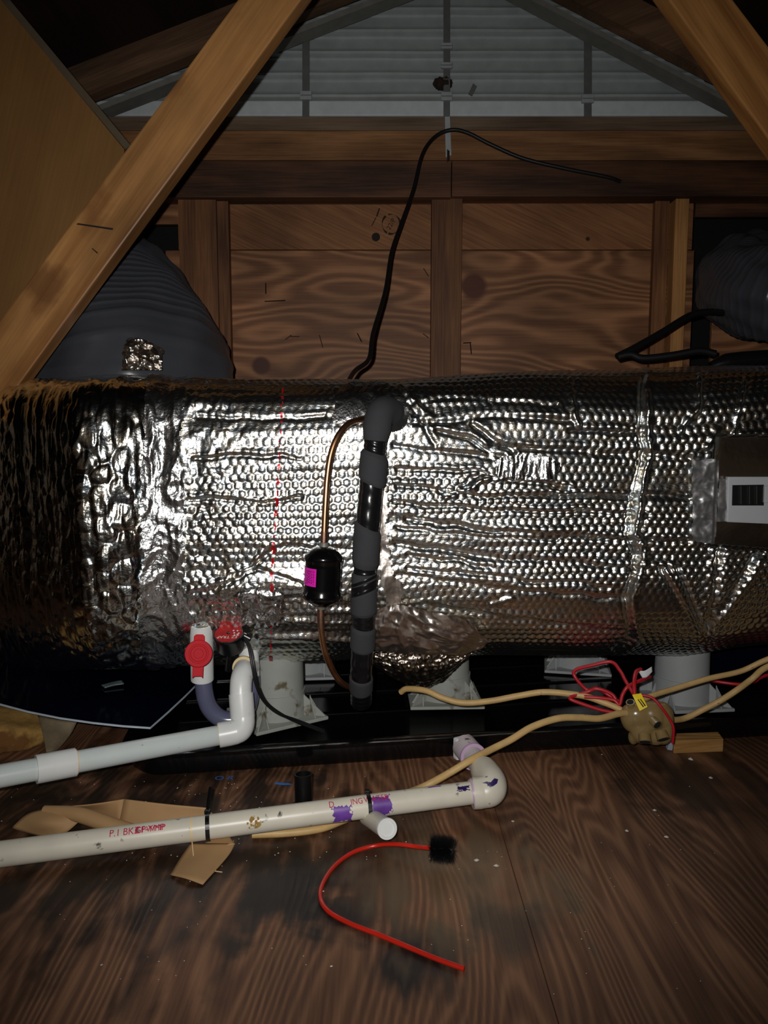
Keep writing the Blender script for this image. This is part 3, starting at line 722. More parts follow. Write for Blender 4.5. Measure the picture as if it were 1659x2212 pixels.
lathe('outlet_fitting', tb-ax.normalized()*.001, ax, [(0,.0085),(.002,.0072),(.005,.0062)], M['solder'], ll, 18)
axn = ax.normalized(); fr_n = Vector((0,-1,0)); fr_n = (fr_n-axn*fr_n.dot(axn)).normalized(); fr_b = axn.cross(fr_n)
if fr_b.x < 0: fr_b = -fr_b
def on_can(a, h, r): return ta+axn*h+(fr_n*math.cos(a)+fr_b*math.sin(a))*r
def can_patch(name, a0, a1, h0, h1, r, mat, parent):
    n = 14; V = []; Fc = []
    for i in range(n+1):
        a = a0+(a1-a0)*i/n; V += [on_can(a, h0, r), on_can(a, h1, r)]
    for i in range(n): Fc.append((2*i, 2*i+2, 2*i+3, 2*i+1))
    return mesh(name, V, Fc, mat, parent, smooth=True)
lab = can_patch('pink_label', -1.60, -.28, .030, .056, Rd*.94+.0004, M['pink'], can)
rr_ = random.Random(3)
for col_i in range(6):                                  # lines of small print running up the label
    a = -1.02+.115*col_i; h = .033
    while h < .052:
        d = rr_.uniform(.001, .0032)
        can_patch('print_line', a, a+(.06 if col_i in (1, 2) else .045), h, min(h+d, .0535), Rd*.94+.0007, M['pinkprint'], can); h += d+rr_.uniform(.0006, .0018)

# ================================================================== PAN AND RISERS
PAN_Y = math.radians(8.4)
pan = thing('drain_pan', 'wide shallow glossy black plastic drain pan on the plywood floor', 'pan', (-.381, 1.071, 0))
ex = Vector((math.cos(PAN_Y), math.sin(PAN_Y), 0)); ey = Vector((-math.sin(PAN_Y), math.cos(PAN_Y), 0)); o0 = Vector((-.395, 1.066, 0))
def rrect(x0, y0, x1, y1, r, n=8):
    out = []
    for cx_, cy_, a0 in ((x1-r, y1-r, 0), (x0+r, y1-r, 90), (x0+r, y0+r, 180), (x1-r, y0+r, 270)):
        for i in range(n+1):
            a = math.radians(a0+90*i/n); out.append((cx_+r*math.cos(a), cy_+r*math.sin(a)))
    return out
PL, PW, PHGT = 1.55, .62, .042
lay = [(0.012, 0.001, .05), (.004, .010, .055), (.002, PHGT-.012, .055), (-.006, PHGT-.008, .06), (-.008, PHGT-.002, .06), (-.005, PHGT, .06), (.008, PHGT, .05), (.012, PHGT-.004, .05), (.018, .016, .045), (.026, .009, .04)]
V = []; Fc = []
for inset, z, r in lay:
    for a, b in rrect(inset, inset, PL-inset, PW-inset, r): V.append(o0+ex*a+ey*b+Vector((0,0,z)))
n = len(V)//len(lay)
for i in range(len(lay)-1):
    for k_ in range(n): Fc.append((i*n+k_, i*n+(k_+1) % n, (i+1)*n+(k_+1) % n, (i+1)*n+k_))
Fc.append(tuple(range(n))[::-1]); Fc.append(tuple((len(lay)-1)*n+k_ for k_ in range(n)))
o = mesh('tray', V, Fc, M['pan'], pan); smooth_by_angle(o, 40)
for b in (.20, .31, .42):                                # low stiffening ribs moulded in the tray floor
    c = o0+ex*(PL/2)+ey*b+Vector((0,0,.0105))
    box('floor_rib', c, (PL-.12, .014, .004), M['pan'], pan, rot=Matrix.Rotation(PAN_Y, 3, 'Z'), bevel=.0015)
pxprism('rim_clip', [(982,1612),(998,1611),(995,1594),(981,1596)], P(990, 1603, 1.13).y, .006, M['strap'], pan)

def make_foot(label, loc, rz, h, mat, group='grey plastic risers under the air handler'):
    t = thing('riser_foot', label, 'support', loc, group); t.rotation_euler = (0, 0, rz); S = .069
    def part(name, bm, par=t, sm=None):
        return from_bm(name, bm, mat, par, sm, world=False)
    bm = bmesh.new(); bmesh.ops.create_cube(bm, size=1); bmesh.ops.scale(bm, vec=(2*S, 2*S, .006), verts=bm.verts)
    bmesh.ops.translate(bm, vec=(0,0,.003), verts=bm.verts); bmesh.ops.bevel(bm, geom=bm.edges[:], offset=.001, segments=1, affect='EDGES'); part('base_plate', bm)
    r = .0495
    def ringtube(z0, z1, r0, r1):
        bm = bmesh.new(); bmesh.ops.create_cone(bm, cap_ends=True, segments=40, radius1=r0, radius2=r1, depth=z1-z0)
        bmesh.ops.translate(bm, vec=(0,0,(z0+z1)/2), verts=bm.verts); return bm
    part('sleeve', ringtube(.004, .05, r+.003, r+.002), sm=40); part('post', ringtube(.046, h, r, r-.002), sm=40)
    for q in range(4):
        for u in (-.5, 0, .5) if q % 2 == 0 else (-.5, .5):
            bm = bmesh.new(); a = q*math.pi/2; th = .0018
            dx = r*math.cos(math.asin(min(.99, abs(u)*.9)))
            pts = [(dx, .005), (S-.003, .005), (S-.006, .009), (dx, .042)]
            for s_ in (-1, 1):
                for x_, z_ in pts: bm.verts.new((x_, u*.09+s_*th/2, z_))
            bm.verts.ensure_lookup_table(); v = bm.verts
            bm.faces.new((v[0],v[1],v[2],v[3])); bm.faces.new((v[7],v[6],v[5],v[4]))
            for i in range(4): bm.faces.new((v[i], v[4+i], v[4+(i+1) % 4], v[(i+1) % 4]))
            bmesh.ops.rotate(bm, cent=(0,0,0), matrix=Matrix.Rotation(a, 3, 'Z'), verts=bm.verts); part('gusset', bm)
        bm = bmesh.new(); a = q*math.pi/2+math.pi/4; pts = [(r*.98, .005), (S*1.34, .005), (S*1.30, .009), (r*.98, .046)]; th = .002
        for s_ in (-1, 1):
            for x_, z_ in pts: bm.verts.new((x_, s_*th/2, z_))
        bm.verts.ensure_lookup_table(); v = bm.verts
        bm.faces.new((v[0],v[1],v[2],v[3])); bm.faces.new((v[7],v[6],v[5],v[4]))
        for i in range(4): bm.faces.new((v[i], v[4+i], v[4+(i+1) % 4], v[(i+1) % 4]))
        bmesh.ops.rotate(bm, cent=(0,0,0), matrix=Matrix.Rotation(a, 3, 'Z'), verts=bm.verts); part('gusset', bm)
    return t
ZP = .0128
def foot_at(px, py): p = F(px, py, ZP); p.z = ZP; return p
make_foot('grey riser behind the white drain trap, turned cornerwise to the pan', foot_at(598, 1545), math.radians(33), .150, M['footplastic'])
make_foot('grey riser half covered by dark hanging wrap, tan cable across its plate', foot_at(958, 1505), math.radians(2), .118, M['footplastic'])
make_foot('grey riser standing beside the tan sealant splice', foot_at(1470, 1512), math.radians(6), .150, M['footplastic_clean'])
make_foot('far grey riser glimpsed in the shade between trap riser and suction line', F(655, 1448, ZP), math.radians(5), .10, M['footplastic_clean'])
make_foot('far grey riser glimpsed in the shade behind the red wires', F(1245, 1437, ZP), math.radians(-12), .10, M['footplastic_clean'])

# ================================================================== CONDENSATE TRAP, FLOAT SWITCH, UPPER PIPE
trap = thing('condensate_trap', 'white and clear U-shaped condensate trap with round red cap', 'trap', D(500, 1555, 1.20))
A0, A1 = D(435, 1348, 1.19), D(437, 1467, 1.215)
tube('trap_socket', [A0, A0.lerp(A1, .5), A1], lambda t: .0185, M['pvc'], trap, 32, inner=.0025)
tube('clear_u_tube', spline([D(439,1440,1.21), D(441,1490,1.215), D(452,1528,1.22), D(478,1552,1.225), D(512,1552,1.23), D(535,1528,1.235), D(543,1490,1.235), D(543,1460,1.235)], 10), .0142, M['clear'], trap, 24)
T0, T1 = D(536, 1380, 1.235), D(541, 1490, 1.245)
tee = tube('tee_body', [T0, T0.lerp(T1, .5), T1], .0165, M['pvc'], trap, 28, inner=.0022)
cc = D(429, 1412, 1.163); fa = (CAM-cc).normalized()
cap = lathe('red_cap', cc+fa*(-.012), fa, [(0,.0205),(.008,.0215),(.0125,.0215),(.0145,.0205),(.0145,.0150),(.0128,.0145),(.0128,.0125),(.0148,.0118),(.0148,.0075),(.0138,.007),(.0138,0)], M['redplastic'], trap, 40, 30)
rx = Vector((1,0,0)); rx = (rx-fa*rx.dot(fa)).normalized(); ru = fa.cross(rx)
def captab(w, h0, h1, tag_):
    pts = [cc+fa*-.004+rx*x_+ru*y_ for x_, y_ in ((-w, h0), (w, h0), (w*.95, h1-.003), (w*.6, h1), (-w*.6, h1), (-w*.95, h1-.003))]
    prism('cap_tab', pts, fa*.004, M['redplastic'], cap, bevel=.0008)
captab(.0088, .015, .030, 0); captab(.0085, -.018, -.035, 1)

up = thing('condensate_pipe', 'white drain pipe running from the trap elbows across the pan edge', 'pipe', D(240, 1630, 1.05))
RP = .0150
tube('tee_branch', [D(540,1440,1.24), D(532,1440,1.215), D(526,1443,1.198)], .0165, M['pvc'], up, 26)
tube('glue_ring', [D(527,1440,1.200), D(526,1442,1.194)], .0180, M['cream'], up, 26)
tube('street_elbow', spline([D(527,1440,1.202), D(525,1452,1.180), D(521,1472,1.165), D(520,1500,1.158), D(522,1522,1.155)], 10), lambda t: .0148+.0022*min(1, t*3), M['pvc'], up, 28)
tube('elbow_socket', [D(520.5,1498,1.158), D(522.5,1525,1.155), D(524,1550,1.153)], .0190, M['pvc'], up, 32)
E = spline([D(524,1540,1.153), D(525,1560,1.150), D(519,1576,1.145), D(503,1583,1.14), D(486,1587,1.138)], 10)
tube('quarter_elbow', E, lambda t: .0172+.0012*math.sin(t*math.pi), M['pvc'], up, 32)
tube('elbow_socket', [D(512,1580,1.142), D(495,1584,1.139), D(473,1588,1.135)], .0190, M['pvc'], up, 32)
tube('glue_ring', [D(474,1588,1.1355), D(471.5,1588.5,1.135)], .0184, M['cream'], up, 28)
pa, pb_ = D(480, 1587, 1.136), D(-120, 1699, .93)
tube('pipe_run', [pa, pa.lerp(pb_, .5), pb_], RP, M['pvc_pipe'], up, 32)
def along(px):
    t = (px-480)/(-120-480); lo, hi = 0, 1
    for _ in range(40):
        mid = (lo+hi)/2; x, _y = project(np.array(pa.lerp(pb_, mid)))
        if x > px: lo = mid
        else: hi = mid
    return pa.lerp(pb_, lo)
tube('coupling', [along(163), along(120), along(78)], .0190, M['pvc'], up, 32, inner=.0035)
tube('glue_ring', [along(166), along(161)], .0168, M['cream'], up, 28)

fs = thing('float_switch', 'black float switch with red printed top beside the red-capped trap', 'float switch', D(496, 1420, 1.215))
fc = D(499, 1402, 1.19); fax = Vector((-.02, -.42, .9)).normalized()
body = lathe('switch_body', fc, fax, [(0,.012),(.002,.020),(.006,.0225),(.026,.0235),(.028,.0245),(.032,.0245),(.033,.023),(.033,0)], M['blackplastic'], fs, 36, 30)
lathe('red_face', fc+fax*.0330, fax, [(0,.0215),(.0006,.0215),(.0007,0)], M['redlabel'], fs, 36)
lathe('face_screw', fc+fax*.0334, fax, [(0,.003),(.0006,.003),(.0012,.002)], M['blackplastic'], fs, 12)
tube('stem', [fc+Vector((.0,.004,.003)), D(497,1425,1.205), D(496,1445,1.215)], lambda t: .0055+.003*t, M['blackplastic'], fs, 16)
tube('rear_ring', spline([D(470,1372,1.225), D(476,1345,1.225), D(502,1334,1.228), D(526,1346,1.23), D(534,1372,1.235)], 8), .006, M['blackplastic'], fs, 12)
box('terminal_clip', D(530,1376,1.185), (.020, .016, .010), M['blackplastic'], fs, rot=Matrix.Rotation(.5, 3, 'Y'), bevel=.002)
box('terminal_clip', D(525,1367,1.18), (.014, .006, .005), M['blackplastic'], fs, rot=Matrix.Rotation(.5, 3, 'Y'), bevel=.001)
for dx_, dd in ((0, 0), (4, .004)):
    tube('lead', spline([D(528+dx_,1380,1.178), D(537+dx_,1398,1.168), D(545+dx_,1440,1.16), D(553+dx_,1480,1.17), D(570+dx_,1515,1.185), D(600+dx_,1540,1.20+dd), D(645,1557+dx_,1.225), D(700,1578+dx_,1.245)], 8), .0021, M['rubber'], fs, 8)

def lettering(name, s, size, mat, parent, place, cuts=10, squeeze=1.0):
    """text outline turned into a mesh, then laid on a surface by place(x, y)"""
    cu = bpy.data.curves.new(name, 'FONT'); cu.body = s; cu.size = size; cu.resolution_u = 3; cu.align_x = 'CENTER'; cu.align_y = 'CENTER'
    to = bpy.data.objects.new(name+'_tmp', cu); COL.objects.link(to)
    dg = bpy.context.evaluated_depsgraph_get(); me = bpy.data.meshes.new_from_object(to.evaluated_get(dg))
    bpy.data.objects.remove(to); bm = bmesh.new(); bm.from_mesh(me); bpy.data.meshes.remove(me)
    ys = [v.co.y for v in bm.verts]
    for i in range(1, cuts):
        yv = min(ys)+(max(ys)-min(ys))*i/cuts
        bmesh.ops.bisect_plane(bm, geom=bm.verts[:]+bm.edges[:]+bm.faces[:], plane_co=(0, yv, 0), plane_no=(0, 1, 0))
    for v in bm.verts: v.co = place(v.co.x*squeeze, v.co.y)
    me2 = bpy.data.meshes.new(name); off = worldloc(parent)
    bmesh.ops.translate(bm, verts=bm.verts, vec=-off); bm.to_mesh(me2); bm.free(); me2.materials.append(mat)
    o = bpy.data.objects.new(name, me2); COL.objects.link(o); o.parent = parent; return o
fx = Vector((1,0,0)); fx = (fx-fax*fx.dot(fax)).normalized(); fy = fax.cross(fx)
lettering('face_lettering', 'EZ TRAP', .0085, M['whiteprint'], fs, lambda x, y: fc+fax*.0339+fx*(-x)+fy*(-(y+.010)), 2)
for k_ in range(7):
    a = -.6+.5*k_
    lathe('face_wear', fc+fax*.0337+fx*(.012+.005*math.cos(a*3))+fy*(.006*math.sin(a*2.3)), fax, [(0,.0016),(.0003,.0015)], M['whiteprint'], fs, 7)

# ================================================================== LOWER PIPE
low = thing('drain_pipe', 'old cream drain pipe with purple primer stains lying low over the floor', 'pipe', D(520, 1790, .93))
qa, qb = D(1052, 1708, 1.005), D(-160, 1866, .868)
RL = .0150
tube('pipe_run', [qa.lerp(qb, .02), qa.lerp(qb, .5), qb], RL, M['pvc_old'], low, 40)
lax = (qb-qa).normalized()
lto = (CAM-qa.lerp(qb, .5)); lto = (lto-lax*lto.dot(lax)).normalized(); lup = lto.cross(lax)
if lup.z < 0: lup = -lup
Lq = (qb-qa).length
def at_low(px):
    lo, hi = 0, 1
    for _ in range(40):
        mid = (lo+hi)/2; x, _y = project(np.array(qa.lerp(qb, mid)))
        if x > px: lo = mid
        else: hi = mid
    return lo*Lq
def on_low(s, a, r):                                    # a = angle upward from the side facing the lens
    c = qa+lax*s; return c+(lto*math.cos(a)+lup*math.sin(a))*r
# elbow and nipple back to the pan outlet
cn = D(1055, 1706, 1.003); sk = D(1018, 1632, 1.12)
tube('elbow', spline([D(1018,1716,1.000), D(1040,1712,1.002), D(1058,1706,1.004), D(1060,1690,1.02), D(1050,1672,1.045), D(1044,1662,1.06)], 8), lambda t: .0192+.0022*math.sin(t*math.pi), M['pvc_old'], low, 32)
tube('elbow_socket', [D(1022,1713.5,1.001), D(1032,1713,1.001), D(1048,1710,1.003)], .0208, M['pvc_old'], low, 32)
tube('primer_ring', [D(1023,1713.5,1.001), D(1019,1714,1.001)], .0196, M['lilac'], low, 30)
tube('nipple', [D(1050,1672,1.045), D(1034,1650,1.085), D(1012,1622,1.13)], .0152, M['pvc_purple'], low, 28)
tube('outlet_socket', [D(1022,1634,1.112), D(1014,1625,1.128), D(1004,1613,1.148)], .0195, M['pvc_purple'], low, 30)
tube('primer_ring', [D(1023,1635.5,1.109), D(1021,1633.5,1.113)], .0203, M['lilac'], low, 30)
box('outlet_gasket', D(1000,1614,1.150), (.030, .012, .034), M['whitetag'], low, rot=Matrix.Rotation(.5, 3, 'Z'), bevel=.003)
# branch stub with flat cap, pointing forward under the run
st0, st1 = D(795, 1763, .985), D(834, 1789, .915)
tube('branch_stub', [st0, st0.lerp(st1, .5), st1], .0122, M['pvc_old'], low, 28)
std = (st1-st0).normalized()
stb = lathe('stub_end', st1-std*.001, std, [(0,.0126),(.004,.0130),(.006,.0126),(.006,.0098),(.0045,.0094),(.0045,0)], M['pvc'], low, 32, 30)
def low_patch(name, px0, px1, a0, a1, mat, seed, thr=.0, r=RL+.0003, fade=.3):
    n, m_ = 46, 30; s0, s1 = at_low(px0), at_low(px1); g = np.linspace(0, 1, n); q = np.linspace(0, 1, m_)
    G, Qv = np.meshgrid(g, q, indexing='ij')
    keep = (1-np.maximum(np.abs(G-.5)*2, np.abs(Qv-.5)*2)**2)*1.0+fade*vnoise(G*7, Qv*7, seed)+.25*vnoise(G*19, Qv*15, seed+1) > thr+.30
    V = np.array([[on_low(s0+(s1-s0)*a, a0+(a1-a0)*b, r) for b in q] for a in g]).reshape(-1, 3)
    f = keep[:-1,:-1] & keep[1:,:-1] & keep[1:,1:] & keep[:-1,1:]; i, j = np.nonzero(f)
    Qd = np.stack([i*m_+j, (i+1)*m_+j, (i+1)*m_+j+1, i*m_+j+1], 1); u = np.unique(Qd); rm = np.full(n*m_, -1); rm[u] = np.arange(len(u))
    return mesh_np(name, V[u], rm[Qd], mat, low)
low_patch('primer_stain', 760, 712, -1.35, .45, M['primer'], 401)
low_patch('primer_stain', 844, 798, -1.35, .95, M['primer'], 411)
low_patch('primer_stain', 1014, 978, .15, .75, M['primer_dark'], 421, .12)
low_patch('primer_stain', 962, 915, .95, 1.25, M['primer'], 431, .15)
low_patch('mud_smear', 568, 533, -.62, .42, M['insul'], 441, .22, RL+.0002, 1.0)
def on_ball(px, py, c, r):                              # where the sight line meets a ball
    d = (D(px, py, 1)-CAM).normalized(); oc = CAM-c; b_ = d.dot(oc); q_ = b_*b_-(oc.dot(oc)-r*r)
    return CAM+d*(-b_-math.sqrt(max(0, q_)))
ec = D(1057, 1702, 1.006); bl_o = [(1038,1701),(1042,1691),(1052,1688),(1060,1690),(1068,1681),(1076,1683),(1074,1692),(1066,1698),(1060,1700),(1056,1707),(1052,1699)]
V = [on_ball(1057, 1693, ec, .0232)]+[on_ball(x, y, ec, .0232) for x, y in bl_o]
mesh('primer_stain', V, [(0, 1+i, 1+(i+1) % len(bl_o)) for i in range(len(bl_o))], M['primer_dark'], low, smooth=True)
def low_text(s, pxa, pxb, acen, size, mat, sq=1.0, name='lettering'):
    s_mid = (at_low(pxa)+at_low(pxb))/2; span = abs(at_low(pxa)-at_low(pxb))
    return lettering(name, s, size, mat, low, lambda x, y: on_low(s_mid-x, acen+y/RL, RL+.0006), 10, sq)
low_text('D', 722, 708, .50, .0125, M['redink'], .8); low_text('ING', 782, 756, .50, .0115, M['redink'], .8); low_text('WATER', 838, 784, .55, .0125, M['redink'], .78)
low_text('P.1 BKZ', 300, 245, .45, .0125, M['redink'], .85); low_text('CF-YMP', 352, 300, .45, .0115, M['redink'], .9); low_text('GPWMP', 350, 306, .43, .0105, M['redink'], .95)
tube('seam_ring', [on_low(at_low(417), 0, 0), on_low(at_low(413), 0, 0)], RL+.0003, M['cream'], low, 40)
for px_, lab, tail in ((449, 'black cable tie with upright tail round the pipe over the kraft paper', True), (796, 'black cable tie round the pipe between the two purple stains', False)):
    s = at_low(px_); c = on_low(s, 0, 0)
    t = thing('cable_tie', lab, 'cable tie', c, 'cable ties on the old drain pipe')
    V = []; Fc = []; n = 36
    for k_ in range(n):
        a = 2*math.pi*k_/n
        for ds, rr2 in ((-.0026, RL+.0004), (-.0026, RL+.0018), (.0026, RL+.0018), (.0026, RL+.0004)): V.append(on_low(s+ds, a, rr2))
    for k_ in range(n):
        for j in range(4): Fc.append((k_*4+j, k_*4+(j+1) % 4, ((k_+1) % n)*4+(j+1) % 4, ((k_+1) % n)*4+j))
    mesh('strap_loop', V, Fc, M['blackplastic'], t)
    box('lock_head', on_low(s, 1.5, RL+.003), (.007, .006, .005), M['blackplastic'], t, bevel=.001)
    if tail:
        pth = spline([on_low(s, 1.5, RL+.002), on_low(s, 1.6, RL+.014)+Vector((.001, .004, 0)), on_low(s, 1.62, RL+.028)+Vector((.0025, .01, 0))], 6)
        tube('tail', pth, .0024, M['blackplastic'], t, 6)
# thin copper-coloured strand dangling from the pipe
tag(tube('wire_strand', spline([on_low(at_low(415), -1.2, RL+.001), F(418,1850,.006), F(420,1868,.003), F(432,1876,.002), F(480,1884,.002)], 8), .0006, M['cream'], None, 6), 'hair-thin pale strand hanging from the drain pipe over kraft paper', 'wire')

# ================================================================== THINGS ON THE FLOOR
bt0 = F(656, 1752, 0.0)
bt = thing('black_tube_stub', 'short open black pipe stub standing upright behind the drain pipe', 'pipe', bt0)
tube('stub_wall', [bt0+Vector((0,0,.001)), bt0+Vector((0,0,.026)), bt0+Vector((-.0005,0.002,.053))], .0122, M['blackplastic'], bt, 28, inner=.0018)
lathe('foot_flange', bt0+Vector((0,0,.0005)), (0,0,1), [(0,.021),(.005,.021),(.006,.014)], M['blackplastic'], bt, 24)

def sheet(name, rows, mat, parent, thick=.0008, sub_=6):
    """paper lofted through rows of points, wrinkled a little, given thickness"""
    R = [spline(r, sub_) for r in rows]; m_ = len(R[0]); cols = [spline([R[i][j] for i in range(len(R))], sub_) for j in range(m_)]
    n = len(cols[0]); V = [cols[j][i] for j in range(m_) for i in range(n)]
    Fc = [(j*n+i, (j+1)*n+i, (j+1)*n+i+1, j*n+i+1) for j in range(m_-1) for i in range(n-1)]
    o = mesh(name, V, Fc, mat, parent, smooth=True)
    md = o.modifiers.new('thickness', 'SOLIDIFY'); md.thickness = thick; md.offset = 0
    return o
kp = thing('kraft_paper', 'long folded and twisted strip of brown kraft paper under the drain pipe', 'paper', F(300, 1790, 0))
sheet('folded_length', [[F(118,1744,.030), F(200,1737,.040), F(268,1726,.046)], [F(150,1752,.022), F(205,1752,.024), F(262,1756,.030)], [F(190,1768,.010), F(225,1776,.010), F(258,1783,.014)]], M['kraft'], kp)
sheet('folded_length', [[F(268,1726,.046), F(360,1737,.044), F(447,1745,.040)], [F(262,1756,.030), F(355,1765,.028), F(450,1768,.026)], [F(256,1783,.014), F(350,1795,.012), F(452,1800,.014)]], M['kraft'], kp)
sheet('curled_end', [[F(25,1788,.008), F(62,1757,.026), F(118,1743,.032)], [F(60,1800,.004), F(100,1778,.024), F(146,1762,.028)], [F(116,1812,.003), F(146,1796,.012), F(172,1774,.020)]], M['kraft'], kp)
tube('rolled_fold', spline([F(96,1750,.028), F(170,1760,.028), F(250,1785,.020), F(345,1808,.014)], 8), lambda t: .006+.004*math.sin(t*math.pi), M['kraft'], kp, 14)
sheet('torn_flap', [[F(412,1822,.010), F(460,1822,.010), F(508,1822,.008)], [F(392,1850,.004), F(440,1852,.007), F(492,1850,.003)], [F(368,1890,.002), F(402,1898,.006), F(438,1911,.002)]], M['kraft'], kp)
sheet('torn_flap', [[F(447,1748,.040), F(462,1760,.030), F(470,1775,.02)], [F(455,1790,.015), F(475,1795,.014), F(490,1800,.012)], [F(440,1830,.009), F(480,1828,.008), F(508,1824,.008)]], M['kraft'], kp)
tag(sheet('green_scrap', [[F(98,1818,.004), F(115,1811,.010), F(146,1808,.010)], [F(103,1824,.002), F(120,1818,.006), F(146,1814,.006)]], M['leaf'], None, .0015), 'tiny torn green scrap at the pipe by the curled kraft paper', 'scrap')

br = thing('cleaning_brush', 'red flexible rod with black round bristle head on the floor', 'brush', F(955, 1850, 0))
hub0, hub1 = F(928, 1842, .019), F(986, 1845, .020); hub0 = D(934, 1832, .892); hub1 = D(977, 1836, .884)
rodp = spline([hub1, hub0, D(900,1829,.906), D(860,1824,.915), F(815,1826,.006), F(765,1840,.003), F(725,1868,.003), F(699,1905,.003), F(692,1937,.003), F(708,1967,.003), F(752,1993,.003), F(815,2018,.003), F(880,2045,.003), F(945,2072,.003), F(1003,2093,.003)], 10)
tube('rod', rodp, .0026, M['rod'], br, 12)
bx_ = (hub1-hub0).normalized(); n1 = Vector((0,0,1)); n1 = (n1-bx_*n1.dot(bx_)).normalized(); n2 = bx_.cross(n1); Lh = (hub1-hub0).length
tube('hub', [hub0-bx_*.001, hub1+bx_*.001], .004, M['bristle'], br, 10)
V = []; Fc = []; r3 = random.Random(11)
for i in range(3400):
    s = r3.uniform(0, Lh); a = r3.uniform(0, 2*math.pi); d_ = (n1*math.cos(a)+n2*math.sin(a)); ln = r3.uniform(.0125, .0192)
    lean = (bx_*r3.uniform(-.36, .36)+n1*r3.uniform(-.12,.12)); b0 = hub0+bx_*s; e = b0+(d_+lean).normalized()*ln
    if e.z < .0008: e.z = .0008
    w = bx_.cross(d_)*.0004; k_ = len(V); mid = b0.lerp(e, .6)+lean*.001
    V += [b0+w, b0-w, b0+bx_*.0006, e]; Fc += [(k_, k_+1, k_+3), (k_+1, k_+2, k_+3), (k_+2, k_, k_+3)]
tag(mesh('bristles', V, Fc, M['bristle'], br), kind='stuff')

wb = tag(prism('wood_block', [F(1455,1628,0)+Vector((0,0,0)), F(1562,1624,0), F(1562,1624,0)+Vector((0,0,.022)), F(1455,1628,0)+Vector((0,0,.022))], (0.004,.030,0), M['block'], None, bevel=.0015), 'small pale pine offcut lying against the pan under the splice', 'wood block')

ns = thing('plastic_sheet', 'dark navy plastic sheet with white cut edge, over the pan corner', 'sheet', F(250, 1560, .06))
edge = [F(-160,1478,.070), F(-60,1505,.066), F(0,1522,.064), F(60,1538,.062), F(130,1552,.060), F(200,1562,.058), F(265,1569,.056), F(325,1573,.055)]
side = [F(325,1573,.055), F(365,1538,.056), F(400,1505,.057), F(440,1465,.060)]
back = [P(440,1440,1.52), P(200,1440,1.58), P(-200,1440,1.62)]
outl = edge+side[1:]+[Vector((b.x, b.y, .064)) for b in back]
bm = bmesh.new(); top = [bm.verts.new(p+Vector((0,0,.0012))) for p in outl]; bot = [bm.verts.new(p-Vector((0,0,.0012))) for p in outl]
bm.faces.new(top); bm.faces.new(bot[::-1]); from_bm('sheet_face', bm, M['navy'], ns)
V = []; Fc = []
el = edge+side[1:]
for p in el: V += [p+Vector((0,-.0002,.0016)), p+Vector((0,-.0002,-.0014))]
for i in range(len(el)-1): Fc.append((2*i, 2*i+1, 2*i+3, 2*i+2))
o = mesh('cut_edge', V, Fc, M['sheetedge'], ns); md = o.modifiers.new('thickness', 'SOLIDIFY'); md.thickness = .0012
ck = F(240, 1480, .067)
ch = sheet('clear_chip', [[ck+Vector((-.018,0,0)), ck+Vector((0,.012,.002)), ck+Vector((.014,.014,.004))], [ck+Vector((-.006,-.014,0)), ck+Vector((.006,-.004,.001)), ck+Vector((.022,.004,.001))]], M['chip'], None, .002)
tag(ch, 'thin clear shard resting on the navy plastic sheet', 'shard')
tag(box('blue_panel', P(1640,1462,1.52), (.34, .012, .15), M['navy'], None, bevel=.002), 'deep blue plastic panel standing in the shade behind the splice riser', 'panel')
# fibreglass scrap under the sheet
def lump(name, c, rad, mat, parent, seed, amp=.25, fr=2.5):
    bm = bmesh.new(); bmesh.ops.create_icosphere(bm, subdivisions=4, radius=1)
    co = np.array([v.co for v in bm.verts]); nz = vnoise(co[:,0]*fr+co[:,2]*1.3+40, co[:,1]*fr+co[:,2]*2.1+40, seed)+.4*vnoise(co[:,0]*fr*3+40, (co[:,1]+co[:,2])*fr*3+40, seed+1)
    for v, h in zip(bm.verts, nz):
        q = v.co*(1+amp*h); v.co = Vector((c[0]+q.x*rad[0], c[1]+q.y*rad[1], max(.0008, c[2]+q.z*rad[2])))
    o = from_bm(name, bm, mat, parent, 180); return o
ic = F(10, 1605, .0)
ins = thing('insulation_scrap', 'tan fibrous insulation lump below the navy sheet edge', 'insulation', ic)
lump('fibre_lump', ic+Vector((-.05,.02,.012)), (.125,.085,.040), M['insul'], ins, 501, .12)
sheet('facing_flap', [[F(82,1546,.045), F(120,1554,.042), F(166,1560,.035)], [F(92,1585,.026), F(125,1588,.022), F(150,1590,.014)], [F(100,1625,.008), F(112,1624,.006), F(122,1622,.002)]], M['insul_grey'], ins, .002)

# ================================================================== WIRES AND SPLICE
spc = D(1400, 1558, 1.175)
spl = thing('wire_splice', 'tan sealant-dipped lump of wire connectors hanging over the pan rim', 'splice', spc)
lobes = [((-.018,0,.012),(.030,.022,.026)), ((.006,-.004,.010),(.024,.022,.030)), ((.026,0,.006),(.020,.020,.030)), ((-.012,-.006,-.016),(.022,.018,.024)), ((.012,-.008,-.022),(.018,.016,.020)), ((.028,-.006,-.018),(.016,.015,.022)), ((-.034,.002,.004),(.014,.016,.022)), ((-.026,.0,-.030),(.009,.009,.014))]
bm = bmesh.new(); bmesh.ops.create_icosphere(bm, subdivisions=5, radius=1)
for v in bm.verts:
    d = v.co.normalized(); ws = 0
    for c, r in lobes:
        c = Vector(c); dd = Vector((d.x/r[0], d.y/r[1], d.z/r[2])); cc2 = Vector((c.x/r[0], c.y/r[1], c.z/r[2]))
        b_ = dd.dot(cc2); a_ = dd.dot(dd); q_ = b_*b_-a_*(cc2.dot(cc2)-1)
        if q_ > 0: ws += max(0, (b_+math.sqrt(q_))/a_)**10
    v.co = spc+d*(max(ws, 1e-30)**.1)*.86
from_bm('sealant_lump', bm, M['splice'], spl, 180)
